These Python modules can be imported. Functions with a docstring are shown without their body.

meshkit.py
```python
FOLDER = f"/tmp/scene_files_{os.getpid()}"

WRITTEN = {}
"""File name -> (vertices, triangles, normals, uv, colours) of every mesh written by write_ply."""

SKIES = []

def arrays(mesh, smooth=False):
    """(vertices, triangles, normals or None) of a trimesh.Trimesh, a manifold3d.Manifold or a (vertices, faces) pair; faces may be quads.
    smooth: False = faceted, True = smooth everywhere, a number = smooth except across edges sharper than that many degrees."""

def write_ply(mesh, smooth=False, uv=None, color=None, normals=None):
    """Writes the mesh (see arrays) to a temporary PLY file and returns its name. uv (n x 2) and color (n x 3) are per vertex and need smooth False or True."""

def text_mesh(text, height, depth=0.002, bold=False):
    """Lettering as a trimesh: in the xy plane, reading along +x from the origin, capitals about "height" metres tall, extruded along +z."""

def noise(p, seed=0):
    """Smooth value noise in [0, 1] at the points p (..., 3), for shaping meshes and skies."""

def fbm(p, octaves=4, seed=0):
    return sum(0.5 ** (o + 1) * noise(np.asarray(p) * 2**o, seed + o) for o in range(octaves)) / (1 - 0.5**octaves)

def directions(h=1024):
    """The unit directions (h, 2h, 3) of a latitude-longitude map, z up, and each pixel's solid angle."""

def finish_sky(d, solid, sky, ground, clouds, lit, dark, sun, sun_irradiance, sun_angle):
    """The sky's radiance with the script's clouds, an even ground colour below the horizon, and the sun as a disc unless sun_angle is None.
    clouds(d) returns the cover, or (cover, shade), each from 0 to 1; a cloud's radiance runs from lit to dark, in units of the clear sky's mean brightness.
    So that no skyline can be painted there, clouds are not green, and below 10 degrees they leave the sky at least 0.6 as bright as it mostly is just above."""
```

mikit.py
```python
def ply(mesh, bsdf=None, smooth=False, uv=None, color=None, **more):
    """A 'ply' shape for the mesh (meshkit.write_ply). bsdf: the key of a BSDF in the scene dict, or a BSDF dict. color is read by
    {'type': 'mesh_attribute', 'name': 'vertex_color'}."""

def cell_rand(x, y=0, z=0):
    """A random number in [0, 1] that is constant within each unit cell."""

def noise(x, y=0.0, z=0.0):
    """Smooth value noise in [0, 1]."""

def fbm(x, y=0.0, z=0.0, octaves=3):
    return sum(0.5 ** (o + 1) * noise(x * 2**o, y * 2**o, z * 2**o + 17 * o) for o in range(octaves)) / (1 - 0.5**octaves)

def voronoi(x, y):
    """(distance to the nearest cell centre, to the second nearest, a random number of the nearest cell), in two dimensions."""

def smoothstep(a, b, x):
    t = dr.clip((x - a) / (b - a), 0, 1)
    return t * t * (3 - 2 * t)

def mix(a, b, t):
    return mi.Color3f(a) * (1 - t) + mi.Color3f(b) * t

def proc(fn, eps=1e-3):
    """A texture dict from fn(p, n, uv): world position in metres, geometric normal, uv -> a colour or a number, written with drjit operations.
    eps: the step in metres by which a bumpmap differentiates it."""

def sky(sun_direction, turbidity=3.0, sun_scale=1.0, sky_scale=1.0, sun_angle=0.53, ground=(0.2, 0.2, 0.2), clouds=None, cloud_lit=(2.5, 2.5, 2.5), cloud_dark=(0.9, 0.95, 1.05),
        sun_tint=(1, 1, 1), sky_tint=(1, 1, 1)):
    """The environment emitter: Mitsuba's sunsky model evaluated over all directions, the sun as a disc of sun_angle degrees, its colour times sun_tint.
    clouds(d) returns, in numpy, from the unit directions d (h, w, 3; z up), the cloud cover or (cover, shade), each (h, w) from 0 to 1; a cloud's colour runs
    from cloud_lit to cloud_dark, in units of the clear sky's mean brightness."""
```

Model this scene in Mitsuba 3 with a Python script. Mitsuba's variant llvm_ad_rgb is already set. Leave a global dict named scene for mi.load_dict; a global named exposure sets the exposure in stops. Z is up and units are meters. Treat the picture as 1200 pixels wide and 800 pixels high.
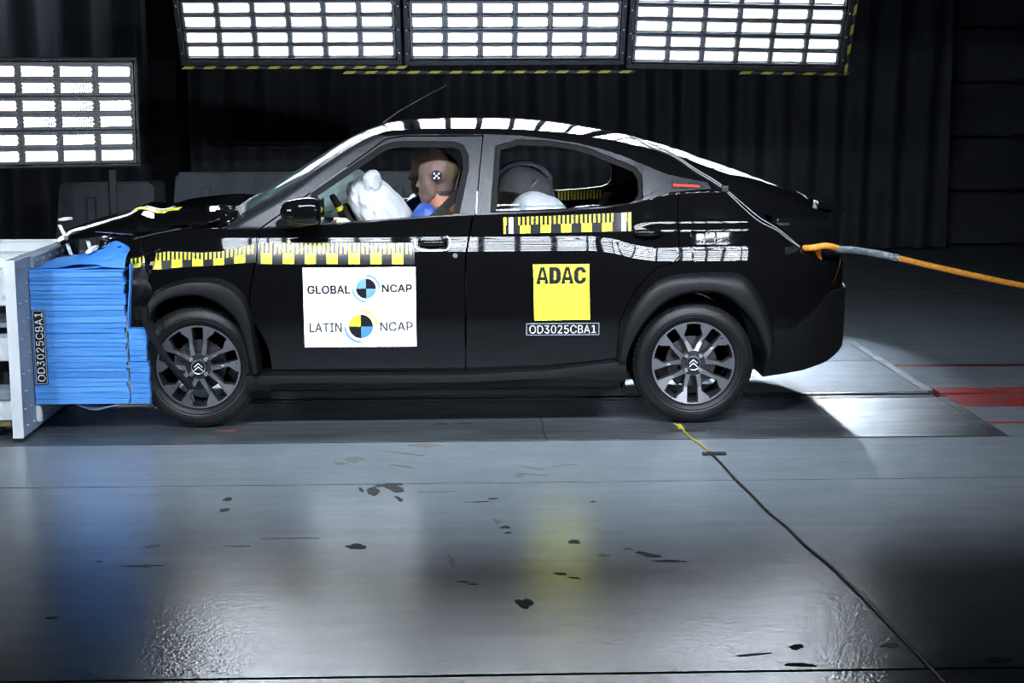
import math, numpy as np, trimesh, mitsuba as mi, mikit, meshkit
import manifold3d as m3
from manifold3d import Manifold, CrossSection
from shapely.geometry import Polygon, Point, box as sbox, LineString, MultiPolygon
from shapely import affinity
from shapely.ops import unary_union
from scipy.interpolate import PchipInterpolator
T = mi.ScalarTransform4f
scene, labels = {}, {}

# ---------------------------------------------------------------- camera, light levels, exposure
FOCAL = 1790.0 / 1200.0
CAM = np.array([-0.235, -7.9, 1.725])
yaw, pitch, roll = np.radians([1.7, -9.1, -0.2])
fwd = np.array([math.sin(yaw) * math.cos(pitch), math.cos(yaw) * math.cos(pitch), math.sin(pitch)])
rgt = np.cross(fwd, [0, 0, 1]); rgt /= np.linalg.norm(rgt)
upv = np.cross(rgt, fwd)
upv = upv * math.cos(roll) - rgt * math.sin(roll)
scene['camera'] = {'type': 'perspective', 'fov': math.degrees(2 * math.atan(0.5 / FOCAL)), 'fov_axis': 'x', 'near_clip': 0.1, 'far_clip': 100.0,
                   'to_world': T().look_at(origin=CAM.tolist(), target=(CAM + fwd).tolist(), up=upv.tolist())}
exposure = 0.0
LAMP_RADIANCE = 20.0          # lens plate of the LED floodlights; the LED domes themselves are brighter
BEAM_REAR, BEAM_FRONT, BEAM_SIDE = 110.0, 11.5, 7.5   # each floodlight module throws most of its light in a lens-shaped beam (W/sr)
LAMP_TINT = (0.90, 0.985, 1.10)

# ---------------------------------------------------------------- helpers
counts = {}
def numbered(name):
    n = counts.get(name, 0); counts[name] = n + 1
    return name if n == 0 else f'{name}_{n:03d}'
def add(name, mesh, mat, parent=None, smooth=False, label=None, cat=None, group=None, kind=None, **more):
    key = numbered(name if parent is None else parent + '__' + name)
    scene[key] = mikit.ply(mesh, mat, smooth=smooth, **more)
    tag(key, label, cat, group, kind)
    return key
def tag(key, label=None, cat=None, group=None, kind=None):
    d = {k: v for k, v in (('label', label), ('category', cat), ('group', group), ('kind', kind)) if v}
    if d: labels[key] = {**labels.get(key, {}), **d}
def thing(name, label, cat, group=None):
    key = numbered(name); tag(key, label, cat, group); return key
def again(key_from, name, parent=None, move=None, label=None, cat=None, group=None):
    key = numbered(name if parent is None else parent + '__' + name)
    scene[key] = {**scene[key_from]}
    if move is not None: scene[key]['to_world'] = move
    tag(key, label, cat, group); return key
def tri(m):
    if isinstance(m, Manifold):
        q = m.to_mesh(); return trimesh.Trimesh(np.array(q.vert_properties[:, :3]), np.array(q.tri_verts), process=False)
    if isinstance(m, tuple):
        return trimesh.Trimesh(*meshkit.arrays(m)[:2], process=False)
    return m
def join(*ms): return trimesh.util.concatenate([tri(m) for m in ms])
def mani(t):
    t = tri(t); t = trimesh.Trimesh(t.vertices, t.faces, process=True)
    if t.volume < 0: t.invert()
    return Manifold(m3.Mesh(np.asarray(t.vertices, np.float32), np.asarray(t.faces, np.uint32)))
def cross(poly):
    polys = []
    for g in getattr(poly, 'geoms', [poly]):
        polys.append(np.array(g.exterior.coords)[:-1]); polys += [np.array(r.coords)[:-1] for r in g.interiors]
    return CrossSection(polys, m3.FillRule.EvenOdd)
def prism_y(poly, y0, y1):
    """The polygon in (x, z), extruded from y0 to y1."""
    return Manifold.extrude(cross(poly), y1 - y0).transform(np.array([[1, 0, 0, 0], [0, 0, -1, y1], [0, 1, 0, 0]], float))
def prism_z(poly, z0, z1): return Manifold.extrude(cross(poly), z1 - z0).translate([0, 0, z0])
def prism_x(poly, x0, x1):
    """The polygon in (y, z), extruded from x0 to x1."""
    return Manifold.extrude(cross(poly), x1 - x0).transform(np.array([[0, 0, 1, x0], [1, 0, 0, 0], [0, 1, 0, 0]], float))
def bx(x0, x1, y0, y1, z0, z1): return Manifold.cube([x1 - x0, y1 - y0, z1 - z0]).translate([x0, y0, z0])
def rbox(x0, x1, y0, y1, z0, z1, r, seg=12):
    s = Manifold.sphere(r, seg)
    return Manifold.batch_hull([s.translate([x, y, z]) for x in (x0 + r, x1 - r) for y in (y0 + r, y1 - r) for z in (z0 + r, z1 - r)])
def cbox(x0, x1, y0, y1, z0, z1, c=0.004):
    pts = []
    for x, sx in ((x0, 1), (x1, -1)):
        for y, sy in ((y0, 1), (y1, -1)):
            for z, sz in ((z0, 1), (z1, -1)):
                pts += [(x + sx * c, y + sy * c, z), (x + sx * c, y, z + sz * c), (x, y + sy * c, z + sz * c)]
    return Manifold.hull_points(np.array(pts))
def tube(points, radius, sides=10, caps=True, closed=False):
    p = np.asarray(points, float); r = np.broadcast_to(radius, (len(p),))
    t = np.gradient(p, axis=0)
    if closed: t = np.roll(p, -1, 0) - np.roll(p, 1, 0)
    t /= np.linalg.norm(t, axis=1, keepdims=True)
    a = np.cross(t[0], [0, 0, 1.0] if abs(t[0][2]) < .9 else [1.0, 0, 0]); frames = []
    for q in t:
        a = a - q * (a @ q); a /= np.linalg.norm(a); frames.append((a, np.cross(q, a)))
    ang = np.arange(sides) * 2 * np.pi / sides
    v = np.array([p[i] + r[i] * (np.cos(ang)[:, None] * f[0] + np.sin(ang)[:, None] * f[1]) for i, f in enumerate(frames)])
    return loft(v, caps and not closed, closed)
def loft(rings, caps=True, loop=False):
    rings = np.asarray(rings, float); n, k = rings.shape[:2]
    v = rings.reshape(-1, 3); f = []
    for i in range(n if loop else n - 1):
        a, b = i * k, ((i + 1) % n) * k
        j = np.arange(k); jn = (j + 1) % k
        f.append(np.stack([a + j, a + jn, b + jn], 1)); f.append(np.stack([a + j, b + jn, b + j], 1))
    if caps and not loop:
        v = np.vstack([v, rings[0].mean(0), rings[-1].mean(0)]); j = np.arange(k); jn = (j + 1) % k
        f.append(np.stack([jn, j, j * 0 + n * k], 1)); f.append(np.stack([(n - 1) * k + j, (n - 1) * k + jn, j * 0 + n * k + 1], 1))
    t = trimesh.Trimesh(v, np.vstack(f), process=False)
    if t.volume < 0: t.invert()
    return t
def sheet(P, flip=False):
    """A grid of points (n, m, 3) as an open surface."""
    P = np.asarray(P, float); n, m = P.shape[:2]; i, j = np.meshgrid(np.arange(n - 1), np.arange(m - 1), indexing='ij')
    q = np.stack([i * m + j, (i + 1) * m + j, (i + 1) * m + j + 1, i * m + j + 1], -1).reshape(-1, 4)
    if flip: q = q[:, ::-1]
    return trimesh.Trimesh(P.reshape(-1, 3), np.vstack([q[:, [0, 1, 2]], q[:, [0, 2, 3]]]), process=False)
def slab(P, thick):
    """A grid of points (n, m, 3) as a closed plate; thick: vector from the front face to the back face (or an array of them)."""
    P = np.asarray(P, float); n, m = P.shape[:2]; Q = P + np.asarray(thick, float)
    a, b = sheet(P), sheet(Q, True)
    rim = [(i, 0) for i in range(n)] + [(n - 1, j) for j in range(1, m)] + [(i, m - 1) for i in range(n - 2, -1, -1)] + [(0, j) for j in range(m - 2, 0, -1)]
    idx = np.array([i * m + j for i, j in rim]); nx = np.roll(idx, -1); o = n * m
    f = np.vstack([a.faces, b.faces + o, np.stack([idx, idx + o, nx + o], 1), np.stack([idx, nx + o, nx], 1)])
    t = trimesh.Trimesh(np.vstack([a.vertices, b.vertices]), f, process=False)
    if t.volume < 0: t.invert()
    return t
def lathe_y(profile, n=64):
    """Profile of (radius, y), turned about the y axis; closed loop."""
    a = np.arange(n) * 2 * np.pi / n
    return loft([[(r * math.cos(q), y, r * math.sin(q)) for r, y in profile] for q in a], False, True)
def rrect(x0, z0, x1, z1, r, q=6): return sbox(x0 + r, z0 + r, x1 - r, z1 - r).buffer(r, quad_segs=q)
def extr(poly, h): return trimesh.util.concatenate([trimesh.creation.extrude_polygon(g, h, engine='earcut') for g in getattr(poly, 'geoms', [poly])])
def pch(d):
    k = sorted(d); f = PchipInterpolator(k, [d[q] for q in k], extrapolate=False)
    return lambda x: f(np.clip(x, k[0], k[-1]))
def solve_pts(pts):
    xs, zs = zip(*pts); return dict(zip(xs, zs))
rng = np.random.default_rng(7)
def pillow(centre, ax, r, seed, amp, sq=2.4, n=40):
    """An inflated bag: a superellipsoid with wrinkles. ax: three axis vectors (rows), r: radii."""
    s = trimesh.creation.icosphere(5); v = s.vertices
    w = np.sign(v) * np.abs(v) ** (2 / sq); w /= np.linalg.norm(w, ord=sq, axis=1, keepdims=True) ** 1
    d = 1 + amp * (meshkit.fbm(v * 2.2 + seed, 3, seed) - .5) * 2 + .4 * amp * (meshkit.fbm(v * np.array([2, 9, 3]) + seed, 2, seed + 5) - .5)
    p = (w * d[:, None]) * np.array(r)
    return trimesh.Trimesh(p @ np.array(ax) + np.array(centre), s.faces, process=False)
def spl(pts, n): 
    p = np.array(pts, float); d = np.r_[0, np.cumsum(np.linalg.norm(np.diff(p, axis=0), axis=1))]; s = np.linspace(0, d[-1], n); return np.stack([PchipInterpolator(d, p[:, k])(s) for k in range(3)], 1)

# ---------------------------------------------------------------- materials
def P(col, rough=0.5, metal=0.0, **k):
    c = {'type': 'rgb', 'value': list(col)} if isinstance(col, (tuple, list)) else col
    return {'type': 'twosided', 'bsdf': {'type': 'principled', 'base_color': c, 'roughness': rough, 'metallic': metal, **k}}
noise, fbm, mix, sstep = mikit.noise, mikit.fbm, mikit.mix, mikit.smoothstep
def bump(b, fn, scale, eps=1e-3): return {'type': 'twosided', 'bsdf': {'type': 'bumpmap', 'arbitrary': mikit.proc(fn, eps), 'scale': scale, 'inner': b['bsdf']}}

def floor_colour(p, n, uv):
    a = fbm(p.x * 0.9 + 3, p.y * 1.3, 0, 4); b = fbm(p.x * 9, p.y * 14, 1.0, 3); c = noise(p.x * 230, p.y * 230)
    streak = fbm(p.x * 1.2, p.y * 22, 4.0, 3)
    v = 0.80 + 0.22 * a + 0.14 * b + 0.10 * (c - 0.5) + 0.16 * (streak - 0.5)
    return mi.Color3f(0.170, 0.198, 0.222) * v
def floor_rough(p, n, uv): return 0.19 + 0.10 * fbm(p.x * 2.2, p.y * 3.1, 2.0, 3)
def floor_relief(p, n, uv): return noise(p.x * 95, p.y * 95, 0.5) + 0.5 * noise(p.x * 190, p.y * 190, 3.0)
scene['mat_floor'] = bump(P(mikit.proc(floor_colour), mikit.proc(floor_rough), 0, specular=0.38), floor_relief, 0.0009, 2e-3)
def steel_colour(p, n, uv):
    a = fbm(p.x * 2.0, p.y * 6.0, 5.0, 4); b = fbm(p.x * 3, p.y * 40, 9.0, 3); c = noise(p.x * 160, p.y * 160)
    return mi.Color3f(0.19, 0.215, 0.235) * (0.55 + 0.55 * a + 0.45 * (b - 0.3) + 0.1 * (c - .5))
scene['mat_floor_steel'] = bump(P(mikit.proc(steel_colour), 0.44, 0.85), floor_relief, 0.0003, 2e-3)
scene['mat_floor_base'] = P((0.008, 0.008, 0.008), 0.9)
def red_colour(p, n, uv):
    w = sstep(0.50, 0.72, fbm(p.x * 7, p.y * 30, 2.0, 4))
    return mix((0.26, 0.032, 0.03), (0.13, 0.09, 0.09), w * 0.8)
scene['mat_red_paint'] = P(mikit.proc(red_colour), 0.4)
scene['mat_mark'] = P((0.035, 0.036, 0.034), 0.7)
scene['mat_mark_light'] = P((0.13, 0.13, 0.11), 0.6)
scene['mat_red_mark'] = P((0.40, 0.05, 0.04), 0.6)
scene['mat_black_paint'] = P((0.0035, 0.0035, 0.004), 0.028, 0, specular=0.75)
scene['mat_satin_black'] = P((0.013, 0.0145, 0.018), 0.42, 0, specular=0.35)
scene['mat_cladding'] = P((0.005, 0.0055, 0.0065), 0.48, 0, specular=0.22)
scene['mat_rubber'] = P((0.004, 0.004, 0.0045), 0.6, 0, specular=0.12)
def tyre_colour(p, n, uv): return mi.Color3f(0.0065, 0.007, 0.008) * (0.8 + 0.5 * fbm(p.x * 18, p.z * 18, p.y * 9, 3))
scene['mat_tyre'] = P(mikit.proc(tyre_colour), 0.5, 0, specular=0.32)
scene['mat_interior'] = P((0.012, 0.012, 0.013), 0.7)
scene['mat_chrome'] = P((0.75, 0.77, 0.80), 0.09, 1.0)
scene['mat_rim_face'] = P((0.42, 0.43, 0.455), 0.30, 0.95)
scene['mat_rim_dark'] = P((0.050, 0.052, 0.057), 0.32, 0.6)
scene['mat_steel_part'] = P((0.55, 0.56, 0.58), 0.34, 0.8)
scene['mat_barrel'] = P((0.022, 0.023, 0.025), 0.5, 0.3)
scene['mat_disc'] = P((0.13, 0.13, 0.135), 0.4, 0.8)
scene['mat_dark_metal'] = P((0.05, 0.052, 0.056), 0.38, 0.5)
scene['mat_glass'] = {'type': 'thindielectric', 'int_ior': 1.5, 'specular_transmittance': {'type': 'rgb', 'value': [0.62, 0.76, 0.74]}}
scene['mat_windscreen'] = {'type': 'blendbsdf', 'weight': 0.16, 'a': {'type': 'thindielectric', 'int_ior': 1.5, 'specular_transmittance': {'type': 'rgb', 'value': [0.62, 0.76, 0.74]}}, 'b': P((0.20, 0.36, 0.36), 0.6)}   # teal diffuse layer paints cabin light and haze into the glass
scene['mat_glass_dark'] = P((0.004, 0.005, 0.006), 0.03, 0, specular=0.6)
scene['mat_white_print'] = P((0.86, 0.87, 0.88), 0.35)
scene['mat_yellow_print'] = P((0.86, 0.78, 0.045), 0.35)
scene['mat_sign_yellow'] = P((0.88, 0.84, 0.06), 0.32)
scene['mat_blue_print'] = P((0.09, 0.28, 0.66), 0.35)
scene['mat_pale_blue_print'] = P((0.16, 0.37, 0.70), 0.35)
scene['mat_grey_print'] = P((0.30, 0.34, 0.38), 0.4)
scene['mat_black_print'] = P((0.012, 0.013, 0.016), 0.3)
scene['mat_pale_yellow_print'] = P((0.72, 0.66, 0.12), 0.35)
scene['mat_red_lens'] = P((0.55, 0.05, 0.035), 0.25)
scene['mat_amber'] = P((0.70, 0.20, 0.02), 0.25)
BLUES = [(0.075, 0.285, 0.72), (0.085, 0.31, 0.76), (0.066, 0.26, 0.68), (0.10, 0.34, 0.80)]
def blue_fn(c):
    def fn(p, n, uv):
        s = fbm(p.x * 7, p.z * 210, p.y * 7, 3); scr = sstep(0.66, 0.80, fbm(p.x * 11 + 5, p.z * 420, p.y * 9, 3))
        return mix(mi.Color3f(*c) * (0.72 + 0.56 * s), (0.34, 0.50, 0.72), scr * 0.55)
    return fn
for i, c in enumerate(BLUES): scene[f'mat_blue_{i}'] = P(mikit.proc(blue_fn(c)), 0.34, 0.12)
scene['mat_blue_sheet'] = P((0.06, 0.25, 0.68), 0.55, 0.0, specular=0.25)
scene['mat_honeycomb'] = P((0.45, 0.46, 0.48), 0.4, 0.6)
def white_paint(p, n, uv): return mi.Color3f(0.66, 0.70, 0.72) * (0.85 + 0.25 * fbm(p.x * 6, p.z * 9, p.y * 6, 3))
scene['mat_trolley_white'] = P(mikit.proc(white_paint), 0.42)
def plate_paint(p, n, uv): return mi.Color3f(0.24, 0.29, 0.36) * (0.85 + 0.3 * fbm(p.y * 5, p.z * 5, 1.0, 3))
scene['mat_trolley_plate'] = P(mikit.proc(plate_paint), 0.55, 0.0, specular=0.25)
scene['mat_brass'] = P((0.30, 0.25, 0.12), 0.4, 0.5)
scene['mat_bank_frame'] = P((0.016, 0.017, 0.019), 0.5, 0.2)
scene['mat_lamp_bezel'] = P((0.09, 0.095, 0.105), 0.38, 0.6)
scene['mat_lamp_board'] = P((0.20, 0.205, 0.22), 0.4)
scene['mat_hazard_yellow'] = P((0.40, 0.34, 0.04), 0.6)
scene['mat_hazard_black'] = P((0.015, 0.015, 0.015), 0.5)
def curtain_colour(p, n, uv): return mi.Color3f(0.050, 0.056, 0.066) * (0.8 + 0.4 * fbm(p.x * 2, p.z * 0.7, 0, 3))
scene['mat_curtain'] = P(mikit.proc(curtain_colour), 0.85)
scene['mat_wall_dark'] = P((0.016, 0.017, 0.020), 0.8)
scene['mat_door_panel'] = P((0.055, 0.062, 0.078), 0.6)
def block_colour(p, n, uv): return mi.Color3f(0.11, 0.122, 0.138) * (0.75 + 0.5 * fbm(p.x * 1.3, p.z * 2.0, 0, 4))
scene['mat_block'] = P(mikit.proc(block_colour), 0.75)
scene['mat_airbag'] = P((0.46, 0.475, 0.485), 0.8)
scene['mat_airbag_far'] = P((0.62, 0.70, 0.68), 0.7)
scene['mat_skin'] = P((0.13, 0.085, 0.068), 0.6, 0, specular=0.3)
scene['mat_head_rear'] = P((0.14, 0.10, 0.06), 0.6, 0, specular=0.3)
scene['mat_orange_cloth'] = P((0.60, 0.22, 0.025), 0.7)
scene['mat_orange_neck'] = P((0.36, 0.135, 0.075), 0.55)
scene['mat_blue_cloth'] = P((0.020, 0.065, 0.26), 0.5)
scene['mat_cream_cloth'] = P((0.62, 0.62, 0.40), 0.7)
scene['mat_strap'] = P((0.014, 0.013, 0.0125), 0.7, 0, specular=0.2)
scene['mat_child_grey'] = P((0.36, 0.37, 0.40), 0.6)
scene['mat_child_navy'] = P((0.025, 0.035, 0.10), 0.5)
scene['mat_child_light'] = P((0.42, 0.46, 0.58), 0.5)
def rope_colour(p, n, uv): return mi.Color3f(0.78, 0.30, 0.035) * (0.75 + 0.5 * noise(p.x * 140, p.z * 140 , p.y * 140))
scene['mat_rope'] = P(mikit.proc(rope_colour), 0.6)
def sleeve_colour(p, n, uv):
    t = noise(p.x * 90 + p.z * 60, p.z * 200, p.y * 130)
    return mix((0.10, 0.16, 0.20), (0.62, 0.66, 0.68), sstep(0.35, 0.6, t))
scene['mat_sleeve'] = P(mikit.proc(sleeve_colour), 0.5)
scene['mat_cable_grey'] = P((0.24, 0.25, 0.26), 0.45)
scene['mat_cable_black'] = P((0.016, 0.016, 0.016), 0.5)

# ---------------------------------------------------------------- the hall: floor, curtains, door, walls
YR, YS, XS = 0.80, 1.95, 2.49
add('floor', bx(-9, 9, -9, 12, -0.30, -0.040), 'mat_floor_base', kind='structure')
def floor_piece(name, x0, x1, y0, y1, mat, z=0.0, c=0.0008, label=None):
    return add(name, cbox(x0, x1, y0, y1, -0.040, z, c), mat, 'floor', label=label)
for i, (x0, x1) in enumerate([(-9, XS + 6.5)]):
    floor_piece('slab', x0, x1, -9, -3.510, 'mat_floor'); floor_piece('slab', x0, x1, -3.494, -1.177, 'mat_floor')
    floor_piece('slab', x0, x1, -1.163, -0.334, 'mat_floor')
floor_piece('steel_plate', -9, 0.16, -0.308, 0.172, 'mat_floor_steel'); floor_piece('steel_plate', 0.163, XS - .012, -0.308, 0.172, 'mat_floor_steel')
floor_piece('steel_plate', -9, 0.16, 0.174, 0.70, 'mat_floor_steel'); floor_piece('steel_plate', 0.163, XS - .012, 0.174, 0.70, 'mat_floor_steel')
floor_piece('rail_strip', -9, XS - .012, 0.706, 0.775, 'mat_dark_metal', 0.001); floor_piece('rail_strip', -9, XS - .012, 0.825, 0.890, 'mat_dark_metal', 0.001)
floor_piece('slab', -9, XS - .03, 0.896, YS - .005, 'mat_floor'); floor_piece('slab', -9, XS - .03, YS + .005, 12, 'mat_floor')
floor_piece('seam_strip', XS - .028, XS + .03, 0.896, 12, 'mat_floor_steel', 0.002)
floor_piece('seam_strip', XS - .008, XS + .045, -0.322, 0.70, 'mat_floor_steel', 0.001)
floor_piece('slab', XS + .05, 9, -0.322, -0.02, 'mat_floor'); floor_piece('slab', XS + .05, 9, 0.03, 0.42, 'mat_floor')
floor_piece('slab', XS + .034, 9, 1.00, 1.69, 'mat_floor'); floor_piece('slab', XS + .034, 9, 1.78, 5.5, 'mat_floor'); floor_piece('slab', XS + .034, 9, 5.52, 12, 'mat_floor')
floor_piece('red_stripe', XS + .05, 9, -0.015, 0.025, 'mat_red_paint', label='faded red stripe'); floor_piece('red_stripe', XS + .05, 9, 0.425, 0.56, 'mat_red_paint')
floor_piece('red_stripe', XS + .05, 9, 0.57, 0.765, 'mat_red_paint'); floor_piece('red_stripe', XS + .05, 9, 0.835, 0.995, 'mat_red_paint')
floor_piece('red_stripe', XS + .034, 9, 1.695, 1.735, 'mat_red_paint'); floor_piece('dark_strip', XS + .034, 9, 1.738, 1.777, 'mat_dark_metal')
for k in range(2): add('bolt_slot', cbox(1.48 + .5 * k, 1.78 + .5 * k, .735 + .1 * k, .748 + .1 * k, 0.0, .0025, .001), 'mat_black_print', 'floor')

def blob(cx, cy, rx, ry, ang, seed, jag=0.55, n=26):
    r = np.random.default_rng(seed); a = np.arange(n) * 2 * np.pi / n
    q = 1 + jag * (meshkit.noise(np.stack([np.cos(a) * 1.7 + seed, np.sin(a) * 1.7, a * 0], 1), seed) - .5) * 2 + 0.12 * r.standard_normal(n) * jag
    p = np.stack([q * np.cos(a) * rx, q * np.sin(a) * ry], 1); c, s = math.cos(ang), math.sin(ang)
    return Polygon(p @ np.array([[c, s], [-s, c]]) + (cx, cy)).buffer(0)
def floor_mark(poly, mat, name='paint_chip'):
    m = extr(poly, 0.0012); m.apply_translation([0, 0, 0.0004]); add(name, m, mat, 'floor')
D, Lm = 'mat_mark', 'mat_mark_light'
for k, (x, y, rx, ry, a, m) in enumerate([
    (-.845, -.775, .040, .016, -.4, Lm), (-.795, -.735, .020, .012, -.3, Lm), (-.785, -.69, .04, .05, .3, Lm), (-.545, -.845, .075, .012, -.62, Lm), (-.60, -.555, .075, .008, -.55, Lm),
    (-.50, -.60, .06, .007, -.6, Lm), (-.45, -.405, .075, .035, -.25, Lm), (-.66, -1.31, .027, .085, .1, D), (-.60, -1.19, .06, .028, .2, D), (-.565, -1.27, .028, .07, .35, D), (-.535, -1.44, .011, .05, .25, D),
    (-.71, -1.28, .008, .04, .2, D), (-.675, -2.141, .038, .034, -.2, D), (-1.285, -1.41, .016, .03, 0, D), (-1.265, -1.59, .02, .035, -.4, D), (-1.47, -2.107, .03, .018, .1, Lm), (-1.44, -2.36, .025, .022, 0, Lm),
    (-.044, -2.855, .024, .05, .15, D), (.175, -2.118, .022, .022, 0, D), (.10, -2.52, .022, .014, 0, D), (.15, -2.57, .020, .006, -.3, D), (.45, -2.30, .018, .05, .9, D), (.52, -2.385, .05, .012, -.1, D),
    (.07, -.90, .055, .010, -.5, Lm), (.05, -1.02, .075, .012, -.35, Lm), (.0, -1.05, .022, .02, 0, Lm), (.21, -.86, .07, .007, .25, Lm), (.30, -1.52, .012, .01, 0, D), (.28, -2.30, .016, .018, 0, Lm), (.38, -2.22, .018, .016, 0, Lm),
    (-.30, -2.35, .012, .075, .15, Lm), (-.12, -1.81, .016, .026, 0, Lm), (-.09, -1.90, .022, .016, 0, D), (-.08, -1.98, .014, .014, 0, D), (-.26, -2.60, .02, .006, -.2, D), (-.22, -2.63, .018, .006, -.2, D),
    (-1.64, -2.93, .022, .010, .1, D), (-1.63, -2.30, .012, .008, 0, D), (-.20, -1.50, .05, .008, .1, D), (-.38, -1.32, .07, .006, 0, Lm), (-.13, -1.45, .02, .012, 0, D), (1.10, -3.30, .035, .022, .2, Lm), (.80, -3.3, .022, .02, 0, D),
    (.78, -3.455, .05, .010, -.1, D), (.66, -3.36, .05, .007, .2, Lm), (1.40, -3.44, .045, .018, 0, D), (-1.0, -2.02, .05, .006, .05, Lm), (-.88, -2.02, .05, .006, 0, Lm), (-1.13, -2.12, .05, .006, 0, Lm), (-1.45, -2.36, .07, .004, 0, D)]):
    floor_mark(blob(x, y, rx, ry, a, k + 3), m)
floor_mark(blob(-1.50, -.02, .055, .010, 0, 71), 'mat_red_mark', 'red_chalk_mark')
floor_mark(unary_union([sbox(-.41, .09, -.34, .105), sbox(-.31, .10, -.22, .112), sbox(.95, .15, .98, .155)]), 'mat_black_print', 'tape_scrap')

def folded(x0, x1, y, z0, z1, seed, pitch_, depth, nx):
    xs = np.linspace(x0, x1, nx); zs = np.linspace(z0, z1, 24)
    X, Z = np.meshgrid(xs, zs, indexing='ij')
    ph = X / pitch_ * 2 * np.pi + 2.2 * (meshkit.noise(np.stack([X * .7, Z * .10, X * 0], -1), seed) - .5) * 4
    Yv = y + depth * np.sin(ph) * (0.5 + meshkit.noise(np.stack([X * .9, Z * .2, X * 0 + 4], -1), seed + 1)) + .03 * (meshkit.noise(np.stack([X * 2, Z * 1.1, X * 0 + 9], -1), seed) - .5)
    return slab(np.stack([X, Yv, Z], -1), [0, .01, 0])
add('curtain', folded(-3.3, 5.20, 9.25, 0.02, 5.2, 4, .34, .055, 420), 'mat_curtain', smooth=True, label='long black stage curtain hanging in folds behind the car', cat='curtain')
add('curtain', folded(-7.2, -3.5, 8.2, 0.02, 5.2, 9, .55, .11, 220), 'mat_curtain', smooth=True, label='grey black curtain at the far left behind the low light bank', cat='curtain')
wl = add('wall_back', bx(-9, 9, 9.9, 10.1, 0, 6.5), 'mat_wall_dark', kind='structure')
dr = thing('sectional_door', 'dark sectional roller door of stacked horizontal panels right of the black curtain', 'door')
for k in range(8):
    z0 = 0.02 + .62 * k
    add('door_panel', cbox(5.25, 8.8, 9.60, 9.66, z0, z0 + .60, .02), 'mat_door_panel', dr)
    add('hinge', cbox(6.02, 6.12, 9.575, 9.60, z0 + .57, z0 + .65, .005), 'mat_dark_metal', dr)
for x in (5.16,): add('guide_rail', cbox(x, x + .08, 9.56, 9.68, 0, 5.0, .006), 'mat_dark_metal', dr)

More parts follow.
